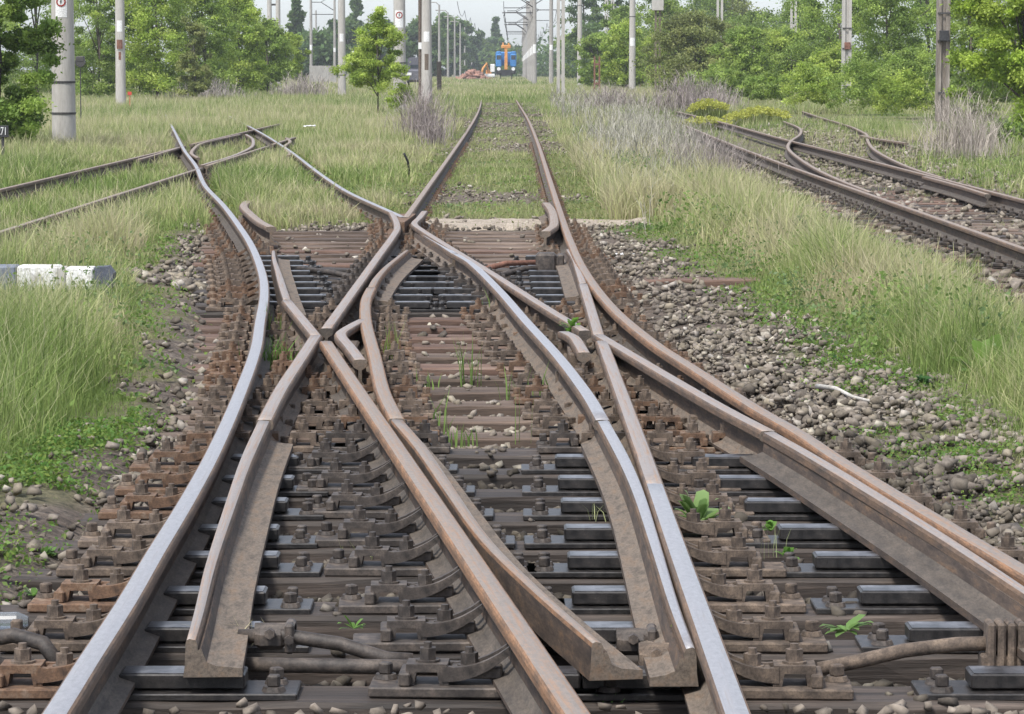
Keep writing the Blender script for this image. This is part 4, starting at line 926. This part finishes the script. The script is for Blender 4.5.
def tree(px, Y, wpx, ytop, ybase, pal, label, n=5000, shape='bush', leaf=None, nc=None, cs=.07, seed=None, group=None, name=None, Wm=None, trunk=True):
    r = np.random.default_rng(int(px*13+Y*7) if seed is None else seed)
    X = (px-512)/F_PX*Y; W = wpx/F_PX*Y if Wm is None else Wm
    zt = CAM_Z+(HOR-ytop)/F_PX*Y; zb = max(CAM_Z+(HOR-ybase)/F_PX*Y, .05)
    n = int(n*3.3); leaf = max(.03, Y*.00041) if leaf is None else leaf
    nc = nc or int(34+n/240)
    cl = crown_pts(r, X, Y, zb, zt, W, n, nc, cs, shape)
    i = r.integers(0, len(cl), n); off = r.normal(size=(n, 3))*.62
    P = cl[i, :3] + off*cl[i, 3:4]*np.array([1.3, 1.3, .8])
    P[:, 2] = np.maximum(P[:, 2], .05)
    pals = np.array(PALS[pal]); ct = pals[r.integers(0, 3, len(cl))]*(.8+.4*r.random((len(cl), 1)))
    c = ct[i]*(.75+.5*r.random((n, 1)))
    is_tree = (zt-zb) > 3.0 or shape in ('round', 'poplar', 'tall')
    nm = name or ('tree' if is_tree else 'bush')
    t = thing(nm, label, 'tree' if is_tree else 'bush', (0, 0, 0), 0, group)
    leaves_at('crown' if is_tree else 'foliage', P[:, 0], P[:, 1], P[:, 2], leaf*r.uniform(.6, 1.35, n), c, parent=t, flat=.8)
    if trunk:
        b = MB(); rt = max(.05, W*.028); top = zb+(zt-zb)*.7
        b.tube([(X, Y, -.1), (X+W*.02, Y, (top)*.5), (X-W*.02, Y, top)], rt, 7, r1=rt*.35)
        for k in range(7):
            q = cl[r.integers(0, len(cl))]; z_ = min(q[2]*.75, top*.8)
            b.tube([(X, Y, z_*.7), ((X+q[0])/2, (Y+q[1])/2, (z_*.7+q[2])/2+.05*W), (q[0], q[1], q[2])], rt*.4, 5, r1=rt*.1)
        b.build('trunk', [M['bark']], t)
    return t
GL, GR, GF = 'hedge trees left of the tracks', 'hedge trees right of the tracks', 'far trees along the line'
# left
tree(0, 58, 104, -110, 136, 'deep', 'dense dark green tree filling the top left corner in front of the first mast', 36000, 'bush', .036, 230, .055, group=GL)
tree(100, 150, 62, -45, 92, 'mid', 'light green tree between the two left concrete masts', 6500, group=GL)
tree(38, 170, 90, -60, 95, 'mid', 'green tree behind the dark corner tree and first mast', 6000, group=GL)
tree(158, 150, 78, -40, 90, 'bright', 'bright green tree just right of the second left mast', 9000, group=GL)
tree(205, 158, 66, -25, 92, 'mid', 'green tree with rounded top right of the bright one in the left hedge', 8000, group=GL)
tree(196, 145, 34, 22, 95, 'olive', 'narrow greyish green bush in front of the left hedge', 3500, group=GL)
tree(240, 170, 56, -2, 86, 'bright', 'light green tree whose top reaches the left sky gap', 6500, group=GL)
tree(268, 178, 50, 24, 82, 'mid', 'lower green tree at the right end of the left hedge', 5000, group=GL)
tree(287, 190, 34, 34, 80, 'bright', 'small light green bush ending the left hedge', 3200, group=GL)
tree(228, 240, 60, -20, 70, 'mid', 'tall green tree behind the left hedge below the sky gap', 4500, group=GL)
tree(140, 230, 120, -70, 70, 'mid', 'large green tree behind the left hedge and second mast', 6000, group=GL)
for px, Y, wp, yt, lab in [(95, 175, 60, 40, 'low bush at the foot of the left hedge, between the two near masts'), (60, 180, 60, 30, 'low bush behind the first mast'), (140, 165, 50, 50, 'low bush right of the mast with the brown box'),
                         (222, 176, 60, 48, 'low bush at the foot of the left hedge below the rounded tree'), (258, 185, 44, 52, 'low bush at the foot of the left hedge near its right end')]:
    tree(px, Y, wp, yt, 96, 'mid', lab, 2600, group='low bushes in the hedges')
for px, Y, wp, yt, lab in [(960, 210, 110, -30, 'big tree far behind the mast with a dark box'), (1012, 180, 100, -20, 'tree behind the bright one at the right frame edge'), (775, 200, 60, 56, 'low bush at the foot of the right hedge below the sky gap'),
                         (690, 200, 70, 50, 'low bush at the foot of the olive tree'), (990, 120, 60, 80, 'low bush between the dark box mast and the bright tree'), (865, 160, 70, 55, 'low bush right of the mast with a red plate')]:
    tree(px, Y, wp, yt, 100, 'mid', lab, 3200, group='low bushes in the hedges')
for px, Y, wp, yt, yb, pl_, lab in [(812, 112, 44, 66, 102, 'bright', 'bright low bush in front of the right hedge, left of the red plate mast'), (862, 108, 56, 62, 106, 'mid', 'low bush in front of the right hedge, right of the red plate mast'),
                         (905, 100, 50, 72, 110, 'bright', 'low bright bush just left of the pale dry bush'), (768, 128, 40, 74, 98, 'mid', 'low bush behind the yellow flowering clumps'), (720, 135, 50, 70, 94, 'mid', 'low bush left of the rounded bush foot')]:
    tree(px, Y, wp*1.5, yt, yb, pl_, lab, 2200, group='low bushes in the hedges', trunk=False, cs=.055, nc=70)
# sapling
tree(378, 105, 46, 14, 88, 'bright', 'young leafy sapling leaning on the concrete mast left of the middle track', 6500, 'bush', .036, 60, .075, name='sapling', group=None)
tree(363, 106, 38, 46, 84, 'bright', 'low spreading branch of young leaves left of the sapling', 4500, 'bush', .036, 44, .08, name='bush', trunk=False)
tree(397, 103, 30, 66, 110, 'bright', 'scraggy green shoots around the foot of the mast with the warning plate', 1800, 'bush', .036, 30, .09, name='bush', trunk=False)
# far
for px, Y, wp, yt, pal, lab, sh in [
    (312, 430, 60, 36, 'dark', 'dark far tree behind the thin left masts', 'bush'), (345, 460, 60, 24, 'dark', 'dark far tree mass left of the sapling', 'bush'),
    (297, 440, 22, 4, 'dark', 'narrow dark poplar beside the left sky gap', 'poplar'), (357, 520, 16, -12, 'dark', 'slender far poplar rising above the left far trees', 'poplar'),
    (385, 500, 60, 26, 'dark', 'far tree behind the sapling', 'bush'), (418, 540, 50, 22, 'dark', 'far tree behind the left mast pair', 'bush'),
    (446, 620, 34, 18, 'dark', 'far tree behind the nearest white lamp posts', 'bush'), (464, 700, 30, 24, 'dark', 'far tree behind the distant white lamp posts', 'bush'),
    (478, 800, 18, 38, 'dark', 'small far tree left of the blue rail vehicle', 'bush'), (494, 780, 26, 40, 'dark', 'round far tree directly behind the blue rail vehicle', 'round'),
    (496, 800, 9, 18, 'dark', 'slender far poplar above the blue rail vehicle', 'poplar'), (516, 900, 24, 48, 'dark', 'low far tree right of the blue rail vehicle', 'bush')]:
    tree(px, Y, wp, yt, 74, pal, lab, 2600, sh, Y*.0009, group=GF)
# right
for px, Y, wp, yt, yb, pal, lab, n in [
    (578, 420, 40, 30, 76, 'mid', 'pale green far tree beside the peach building', 2500), (584, 380, 44, -30, 76, 'dark', 'tall dark tree behind the row of right masts', 4200),
    (612, 360, 50, -40, 76, 'dark', 'tall dark tree left of the round concrete mast', 4200), (598, 240, 44, 34, 84, 'mid', 'mid green bush at the left end of the right hedge', 4000),
    (625, 210, 46, 20, 84, 'bright', 'bright green tree behind the round concrete mast', 5200), (618, 260, 50, 8, 80, 'mid', 'green tree behind the bright one at the right hedge start', 4500),
    (655, 250, 64, -14, 80, 'mid', 'green tree behind the twin steel post', 5200), (662, 205, 36, 30, 86, 'bright', 'light green bush between the steel post and the olive tree', 3600),
    (693, 175, 84, 14, 90, 'olive', 'broad olive brown tree right of the steel post', 9500), (700, 330, 90, -8, 70, 'mid', 'tall tree behind the olive brown one', 4500),
    (742, 160, 58, 26, 88, 'mid', 'rounded dark green bush in the middle of the right hedge', 6500), (735, 330, 60, 0, 70, 'olive', 'far olive tree behind the rounded bush, below the sky gap', 3500),
    (752, 250, 70, 12, 76, 'mid', 'green tree behind the rounded bush', 4500), (798, 330, 60, 2, 70, 'mid', 'far green tree right of the small sky gap', 3500),
    (785, 175, 62, 32, 90, 'bright', 'light green bush with pale blossom right of the rounded bush', 6000), (800, 230, 70, -2, 80, 'mid', 'green tree behind the light green bush', 4500),
    (830, 150, 60, 50, 92, 'bright', 'low bright green bush at the foot of the mast with a red plate', 4500), (838, 170, 84, -25, 85, 'mid', 'green tree around the mast with a red plate', 8000),
    (885, 140, 80, -40, 98, 'mid', 'dense green tree between the two right concrete masts', 10000), (905, 118, 60, 55, 106, 'mid', 'leafy bush left of the mast with a dark box', 6000),
    (925, 170, 90, -50, 85, 'deep', 'dark tree behind the mast with a dark box', 6000), (968, 100, 70, -60, 118, 'mid', 'green tree right of the mast with a dark box', 9000)]:
    tree(px, Y, wp, yt, yb, pal, lab, n, group=GR)
tree(1022, 68, 122, -120, 132, 'lime', 'bright yellow green tree overhanging the right frame edge', 38000, 'bush', .040, 210, .058, group=GR)
tree(1004, 62, 52, 128, 162, 'deep', 'dark green low bush under the bright tree at the right edge', 6000, 'bush', .04, 60, .11)
tree(640, 620, 300, 52, 76, 'dark', 'far low tree belt behind the right masts', 4000, 'bush', .5, group=GF)

# ------------------------------------------------------------------ masts, posts, lamps
def place(px, Y): return ((px-512)/F_PX*Y, Y, 0)
def mast(px, Y, d, label, plate=None, bands=(), H=10.5, warning=None, group='concrete catenary masts', far=False, arm=0, extra=None, mat=None):
    x, y, _ = place(px, Y); t = thing('catenary_mast', label, 'mast', (x, y, 0), 0, group)
    b = MB(); b.cyl((0, 0, -.2), (0, 0, H), d/2, d/2*.68, 32); o = b.build('pole', [M[mat or ('concrete_far' if far else 'concrete')]], t)
    rad = lambda z: d/2*(1-.32*(z+.2)/(H+.2))
    zz = lambda yy: CAM_Z+(HOR-yy)/F_PX*Y
    def curved(nm, z0, z1, wd, mt, eps=.006, cx=0):
        b = MB(); r0 = rad((z0+z1)/2)+eps; a0 = wd/2/r0
        pts = [(r0*math.sin(a), -r0*math.cos(a)) for a in np.linspace(-a0+cx, a0+cx, 7)]; inn = [((r0-.004)*math.sin(a), -(r0-.004)*math.cos(a)) for a in np.linspace(a0+cx, -a0+cx, 7)]
        b.prism(pts+inn, z0, z1, 'z'); return b.build(nm, [M[mt]], t)
    if plate: 
        pl = curved('number_plate', zz(plate[1]), zz(plate[0]), plate[2]/F_PX*Y, 'white')
    for yb in bands:
        b = MB(); z = zz(yb); b.cyl((0, 0, z-.02), (0, 0, z+.02), rad(z)+.012, n=20); b.build('clamp_band', [M['dark_metal']], t)
    if warning:
        y0, y1, wpx = warning; wd = wpx/F_PX*Y; z0, z1 = zz(y1), zz(y0); s = curved('warning_plate', z0, z1, wd, 'white')
        zc = z1-wd*.55; r0 = rad(zc); rr = wd*.40
        b = MB(); n = 20; ring = []
        for k in range(n):
            a0, a1 = 2*math.pi*k/n, 2*math.pi*(k+1)/n
            q = [(R_*math.cos(a), R_*math.sin(a)) for R_, a in ((rr, a0), (rr, a1), (rr*.72, a1), (rr*.72, a0))]
            vs = [b.b.verts.new((p[0], -math.sqrt(max((r0+.014)**2-p[0]**2, 1e-4)), zc+p[1])) for p in q]; b.b.faces.new(vs)
        bmesh.ops.solidify(b.b, geom=b.b.faces[:], thickness=.004); b.build('red_ring', [M['red']], s)
        b = MB()
        for q in ([(-.02, .20), (.08, .20), (.0, .02), (.07, .02), (-.06, -.22), (-.02, -.03), (-.08, -.03)], ):
            b.prism([(a*wd*1.0, zc+c*wd) for a, c in q], -(r0+.017), -(r0+.013))
        b.build('bolt_symbol', [M['black']], s)
    if arm:
        b = MB()
        for sgn, zt, L in ((arm, H-1.2, 2.6), (arm, H-2.6, 2.9)):
            b.tube([(0, 0, zt-1.0 if zt > H-2 else zt), (sgn*L*.6, 0, zt), (sgn*L, 0, zt)], .045, 5)
        b.tube([(0, 0, H-.3), (arm*1.6, 0, H-1.2)], .03, 5); b.build('bracket_arm', [M['dark_metal']], t)
    if extra: extra(t, zz, rad, curved)
    return t
mast(65, 61, .455, 'thick concrete mast with a red ring warning plate, beside the dark corner tree', bands=(82, 113), warning=(-4, 18, 12))
def ex2(t, zz, rad, curved):
    curved('brown_box', zz(49), zz(40), .24, 'rust_metal', .05); curved('rust_stain', zz(60), zz(52), .10, 'rust_metal', .003)
mast(122, 130, .42, 'concrete mast with a brown box and white number plate, in front of the left hedge', plate=(21, 32, 5.5), extra=ex2)
mast(342.5, 165, .42, 'concrete mast with a small white plate, left of the sapling', plate=(34, 42, 4), bands=(75,))
mast(400, 108, .44, 'concrete mast with a round warning plate, behind the sapling', bands=(63,), warning=(11, 28, 8.5))
def ex4(t, zz, rad, curved): curved('rust_stain', zz(70), zz(54), .16, 'foot', .003)
mast(427, 130, .44, 'concrete mast with rusty stain and white number plate, next to the thin brown post', plate=(32, 42, 6), extra=ex4)
for px, Y, lab, pl in [(298.6, 480, 'thin far mast left of the poplar by the sky gap', None), (312, 350, 'thin far mast with white plate, left of the pale wall', (45, 50, 3)), (317, 500, 'very thin far mast just right of the plated one', None),
                   (335.5, 380, 'thin far mast with white plate, right of the pale wall', (48, 52, 3)), (353, 520, 'far short looking mast behind the sapling, left', None), (369, 560, 'far mast behind the sapling, right', None)]:
    mast(px, Y, .36, lab, plate=pl, far=True, H=10.5, group='thin far masts on the left', arm=-1 if px in (335.5, 369) else 0)
for k, Y in enumerate((293, 318, 345, 372, 402, 435, 470, 510, 560, 620)):
    mast(512+2.02*F_PX/Y, Y, .43, ('nearest' if k == 0 else ORD[k]+' nearest')+' mast of the straight row right of the blue rail vehicle', plate=(69-2.2*F_PX/Y, 69-1.4*F_PX/Y, .3*F_PX/Y), far=True, H=9.2+(k % 3)*.7, group='mast row beside the blue rail vehicle', arm=(-1, 1, -1, -1)[k % 4])
mast(551, 290, .42, 'concrete mast right of the mast row, left of the twin pole', plate=(45, 50, 3.5), far=True, arm=-1)
mast(579.5, 250, .43, 'concrete mast with dark collar near the top, left of the rusty stub', plate=(45, 51, 4), bands=(6,), arm=-1)
mast(631.8, 200, .43, 'round concrete mast standing in the dry weeds before the bright green tree', plate=(38, 46, 5), bands=(17,))
def twin(px, Y, w, gap, H, label, mat, yb, box=None, name='twin_post', group='twin posts', bars=5):
    x, y, _ = place(px, Y); t = thing(name, label, 'post', (x, y, 0), 0, group)
    for s in (-1, 1):
        b = MB(); b.box((s*gap/2, 0, H/2-.1), (w, w*1.2, H+.2)); b.build('leg', [M[mat]], t)
    b = MB()
    for k in range(bars): b.box((0, 0, H*(k+.6)/bars), (gap-w, w*.8, w*1.2))
    b.build('cross_bar', [M[mat]], t)
    if box:
        b = MB(); b.box((0, -.05, box[0]), box[1], bev=.03); b.build('box', [M['concrete']], t)
    return t
twin(560.5, 170, .17, .25, 10, 'twin grey pole with dark foot, right of the mast row', 'concrete', 82, group='twin posts')
twin(657, 190, .12, .24, 10, 'brownish twin steel post with a pale box on top, before the olive tree', 'foot', 76, (CAM_Z+66/F_PX*190, (.68, .4, .95)))
twin(596.6, 200, .10, .30, 2.35, 'rusty twin stub post in the dry weeds left of the round mast', 'rust_metal', 84, bars=2)
twin(638, 240, .10, .30, 2.2, 'small rusty twin stub right of the round mast', 'rust_metal', 75, bars=2)
for px, lab in ((718.7, 'thin twin pole above the rounded bush, left of the sky gap'), (792, 'thin twin pole right of the sky gap'), (606, 'thin twin pole among dark trees, left'), (612, 'thin twin pole among dark trees, right of its neighbour'), (674, 'thin twin pole between steel post and olive tree')):
    twin(px, 190 if px > 700 else 345, .13, .24, 11, lab, 'concrete', 42, bars=7)
def hmast(px, Y, label, extra):
    x, y, _ = place(px, Y); t = thing('concrete_mast', label, 'mast', (x, y, 0), 0, 'H shaped concrete masts on the right')
    for s in (-1, 1):
        b = MB(); b.prism([(-.065, 0), (.065, 0), (.05, 10), (-.05, 10)], -.15, .15)
        o = b.build('leg', [M[extra[4]]], t); o.location = (s*.125, 0, -.1)
    b = MB(); b.box((0, 0, 4.9), (.13, .16, 10)); b.build('web', [M[extra[4]]], t)
    b = MB(); b.box((0, -.17, .9), (.3, .03, .05)); b.box((0, -.17, 2.4), (.36, .03, .05)); b.box((0, -.17, 3.2), (.36, .03, .05)); b.build('clamp_band', [M['dark_metal']], t)
    b = MB(); b.box(*extra[:2], bev=.01); b.build(extra[2], [M[extra[3]]], t)
hmast(845, 130, 'grey concrete mast with a small red plate, inside the right hedge', ((0.02, -.19, CAM_Z+23/F_PX*130), (.24, .06, .28), 'red_plate', 'rust_metal', 'concrete'))
hmast(941, 95, 'thick grey concrete mast with a dark box, behind the pale dry bush', ((0, -.24, CAM_Z+33/F_PX*95), (.26, .16, .30), 'dark_box', 'black', 'concrete_brown'))
b = MB(); b.cyl((0, 0, -.1), (0, 0, 9.5), .075, n=8); t = b.build('steel_post', [M['cast']]); t.location = place(420.5, 140); tag(t, 'thin brown steel post close left of the stained mast', 'post')
b = MB(); b.box((0, -.1, CAM_Z+23/F_PX*140), (.14, .03, .28)); b.build('white_plate', [M['white']], t)
b = MB(); b.box((0, 0, 1.0), (.28, .2, 2.1), bev=.03); t = b.build('wooden_post', [M['wood_oil']]); t.location = place(439.5, 200); tag(t, 'short dark post right of the stained mast', 'post')
x, y, _ = place(275, 205); t = thing('portal_mast', 'pair of tall grey poles joined by bars, above the end of the left hedge', 'mast', (x, y, 0))
for s in (-1, 1):
    b = MB(); b.cyl((s*.27, 0, -.1), (s*.27, 0, 11), .17, .13, 10); b.build('pole', [M['concrete']], t)
b = MB(); b.box((0, 0, 5.6), (.4, .08, .12)); b.box((0, 0, 4.6), (.4, .08, .12)); b.build('cross_bar', [M['dark_metal']], t)
for k in range(7):
    Y = 430+58*k; t = thing('lamp_post', ('nearest' if k == 0 else ORD[k]+' nearest' if k < 6 else 'farthest')+' pale lamp post of the row left of the blue rail vehicle', 'lamp post', (-9.55, Y, 0), 0, 'pale lamp posts beside the line')
    b = MB(); b.cyl((0, 0, -.2), (0, 0, 10), .19, .12, 8); b.build('pole', [M['white'] if False else M['concrete_far']], t)
    b = MB(); b.tube([(0, 0, 9.9), (-.4, 0, 10.3), (-1.2, 0, 10.3)], .06, 5); b.box((-1.5, 0, 10.3), (.7, .3, .16), bev=.03); b.build('lamp_arm', [M['concrete_far']], t)
# overhead wires
for X, lab in ((-.75, 'thin overhead contact wire above the middle track'), (4.6, 'thin overhead wire right of the mast row'), (1.9, 'thin overhead feeder wire along the mast row'), (-4.9, 'thin overhead wire left of the blue rail vehicle')):
    b = MB()
    for k in range(8):
        y0, y1 = 293+46*k, 339+46*k
        b.tube([(X, y0+(y1-y0)*s/6, 6.4) for s in range(7)], .025, 4); b.tube([(X, y0+(y1-y0)*s/6, 7.6-.9*(1-((s-3)/3)**2)) for s in range(7)], .025, 4)
    tag(b.build('overhead_wire', [M['dark_metal']]), lab, 'wire', 'overhead wires')
# marker sign 271
t = thing('marker_sign', 'small black marker plate with white digits 271 at the left frame edge', 'sign', ((3.5-512)/F_PX*50, 50, 0))
zc = CAM_Z-(131-HOR)/F_PX*50
b = MB(); b.box((0, 0, zc), (.19, .03, .18), bev=.004); b.build('plate', [M['black']], t)
b = MB(); b.cyl((0, .03, -.1), (0, .03, zc), .025, n=6); b.build('post', [M['dark_metal']], t)
cu = bpy.data.curves.new('digits', 'FONT'); cu.body = '271'; cu.size = .17; cu.extrude = .004; cu.align_x = 'CENTER'; cu.align_y = 'CENTER'
ot = bpy.data.objects.new('tmp_text', cu); COL.objects.link(ot); bpy.context.view_layer.update()
me = bpy.data.meshes.new_from_object(ot.evaluated_get(bpy.context.evaluated_depsgraph_get())); bpy.data.objects.remove(ot); me.materials.clear(); me.materials.append(M['white'])
o = link(bpy.data.objects.new('digits', me), t); o.location = (0, -.022, zc); o.rotation_euler = (math.pi/2, 0, 0); o.scale = (.58, 1, 1)
b = MB(); b.box((0, 0, .6), (.02, .02, 1.25)); b.box((0, -.02, 1.15), (.14, .03, .20)); t = b.build('marker_stake', [M['red']]); t.location = place(131, 118); t.scale = (1, 1, .62); tag(t, 'little red marker in the grass beside the mast with the brown box', 'marker')
t = thing('signal_box', 'small dark round backed box on a stem between the first mast and the hedge', 'box', place(82, 90))
b = MB(); b.cyl((0, 0, 0), (0, 0, 1.6), .016, n=6); b.build('stem', [M['dark_metal']], t)
b = MB(); b.cyl((0, -.08, 1.78), (0, .08, 1.78), .14, n=14); b.box((0, 0, 1.86), (.24, .18, .16), bev=.02); b.build('housing', [M['dark_metal']], t)

# ------------------------------------------------------------------ vehicles and buildings far down the line
blue = simple('blue_vehicle_paint', (.03, .16, .42), (.05, .23, .52), 1.5, .5); orange = simple('orange_crane_paint', (.55, .22, .05), (.62, .30, .09), 2, .6)
glass = simple('dark_glass', (.03, .04, .05), (.06, .07, .08), 2, .1, bmp=0)
t = thing('rail_vehicle', 'blue rail service vehicle with an orange crane mast, far down the middle track', 'rail vehicle', (-.78, 430, .15))
b = MB(); b.box((0, 3, 2.15), (2.7, 6.4, .5), bev=.05); b.box((0, 3.4, 2.9), (2.75, 5.6, 1.6), bev=.15); b.build('body', [blue], t)
for s in (-1, 1):
    b = MB(); b.box((s*.95, -.35, 2.55), (.80, 1.2, 1.7), bev=.12); b.box((s*.98, -.3, 3.5), (.65, 1.0, .5), bev=.1); o = b.build('cab', [blue], t)
    b = MB(); b.box((s*.95, -.955, 2.95), (.55, .03, .55)); b.build('window', [glass], o)
    b = MB(); b.cyl((s*.95, -1.0, 1.45), (s*.95, -1.08, 1.45), .24, n=12); b.build('headlight', [M['white']], t)
    b = MB(); b.cyl((s*.87, -1.6, 1.06), (s*.87, -1.0, 1.06), .2, n=10); b.build('buffer', [M['dark_metal']], t)
    for yy in (.6, 5): 
        b = MB(); b.cyl((s*.68, yy, .5), (s*.80, yy, .5), .46, n=18); b.build('wheel', [M['dark_metal']], t)
b = MB(); b.box((0, 2.6, 1.05), (2.5, 7.0, .55), bev=.04); b.box((0, -.9, .85), (1.3, .2, .5)); b.build('underframe', [M['black']], t)
b = MB(); b.box((0, -1.1, 2.2), (.42, .3, 1.7), bev=.04); b.box((0, -.7, 3.6), (.40, .4, 1.3), bev=.04); b.box((0, -.7, 4.35), (1.3, .5, .45), bev=.08); b.box((-.4, -.7, 4.7), (.2, .2, .4)); b.box((.35, -.7, 4.65), (.25, .2, .35)); b.build('crane', [orange], t)
t = thing('excavator', 'small orange excavator beside the rubble heap, left of the blue rail vehicle', 'excavator', (-3.2, 470, 0)); t.scale = (.75, .75, .75)
b = MB(); b.box((0, 0, .9), (2.0, 2.4, .6), bev=.1); b.box((.55, 0, 2.3), (.85, 1.3, 1.5), bev=.1); b.build('cab', [M['white']], t)
b = MB(); b.tube([(-.2, -.5, 1.2), (-.6, -1.2, 3.2), (-1.3, -2.2, 2.2), (-1.5, -2.4, 1.0)], .22, 6); b.box((-.2, .3, 1.5), (1.1, 1.6, .8), bev=.1); b.build('boom', [orange], t)
b = MB()
for s in (-1, 1): b.box((s*.85, 0, .35), (.45, 2.8, .7), bev=.2)
b.build('tracks', [M['black']], t)
n = 260; xx = RNG.normal(-5.1, 1.2, n); yy = RNG.normal(430, 1.5, n)
o = stones(xx, yy, 1.3*np.exp(-((xx+5.1)/1.5)**2)*RNG.uniform(.2, 1, n), RNG.uniform(.25, .5, n), np.tile(np.array([[.30, .17, .13]]), (n, 1))*(.7+.6*RNG.random((n, 1))).astype(np.float32), 'rubble_heap'); tag(o, 'reddish rubble heap left of the blue rail vehicle', 'heap')
peach = simple('peach_render', (.60, .44, .32), (.66, .50, .38), 1, .9, bmp=0)
t = thing('building', 'small peach coloured building glimpsed between the right masts', 'building', (11.3, 365, 0))
b = MB(); b.box((0, 0, 1.9), (3.0, 4, 4.0)); b.build('wall', [peach], t); b = MB(); b.prism([(-1.8, 3.9), (1.8, 3.9), (0, 4.9)], -2.3, 2.3); b.build('roof', [M['concrete_far']], t)
b = MB(); b.box((.4, -2.01, 2.2), (.8, .06, 1.0)); b.build('window', [glass], t)
b = MB(); b.box((0, 0, .55), (3.2, .25, 1.5), bev=.02); o = b.build('garden_wall', [M['white']]); o.location = (9.6, 350, 0); tag(o, 'low white wall in front of the peach building', 'wall')
b = MB(); b.box((0, 0, .9), (2.6, .25, 2.0), bev=.02); o = b.build('concrete_wall', [M['concrete_far']]); o.location = (-18.2, 315, 0); tag(o, 'pale low concrete wall between the thin left masts', 'wall')
def car(px, Y, label, mat, W=1.8, H=1.9, cat='van', z=0):
    x, y, _ = place(px, Y); t = thing('parked_van', label, cat, (x, y, z), 0)
    b = MB(); b.prism([(-W/2, .35), (W/2, .35), (W/2, 1.05), (W*.44, H-.08), (W*.36, H), (-W*.36, H), (-W*.44, H-.08), (-W/2, 1.05)], 0, 4.2); b.box((0, -.45, .72), (W*.96, 1.0, .7), bev=.1); b.build('body', [mat], t)
    b = MB(); b.prism([(-W*.34, 1.15), (W*.34, 1.15), (W*.30, H-.42), (-W*.30, H-.42)], -.02, .02); b.build('windscreen', [glass], t)
    for s in (-1, 1):
        b = MB(); b.cyl((s*W*.36, -.2, .34), (s*W*.5, -.2, .34), .34, n=14); b.build('wheel', [M['black']], t)
        b = MB(); b.box((s*W*.36, -.96, .8), (.3, .05, .16), bev=.02); b.build('headlight', [M['white']], t)
car(416.5, 185, 'dark grey van with a curved windscreen, parked between the two left masts', simple('dark_grey_paint', (.10, .10, .12), (.14, .14, .16), 2, .4, bmp=0), 1.05, 1.75, z=.5)
car(361, 255, 'white van partly hidden behind the sapling', M['white'], 1.5, 2.1, z=.9)

# ------------------------------------------------------------------ air
HAZE = True
if HAZE:
    b = MB(); b.box((0, 480, 19.0), (1400, 1200, 42)); o = b.build('haze', [])
    hm, hnt, hbs = newmat('haze_air'); hnt.nodes.remove(hbs)
    pv = hnt.nodes.new('ShaderNodeVolumePrincipled'); pv.inputs['Color'].default_value = (.90, .94, 1, 1); pv.inputs['Density'].default_value = .0003; pv.inputs['Anisotropy'].default_value = .2
    hnt.links.new(pv.outputs[0], hnt.nodes['Material Output'].inputs['Volume']); o.data.materials.append(hm); tag(o, kind='stuff')
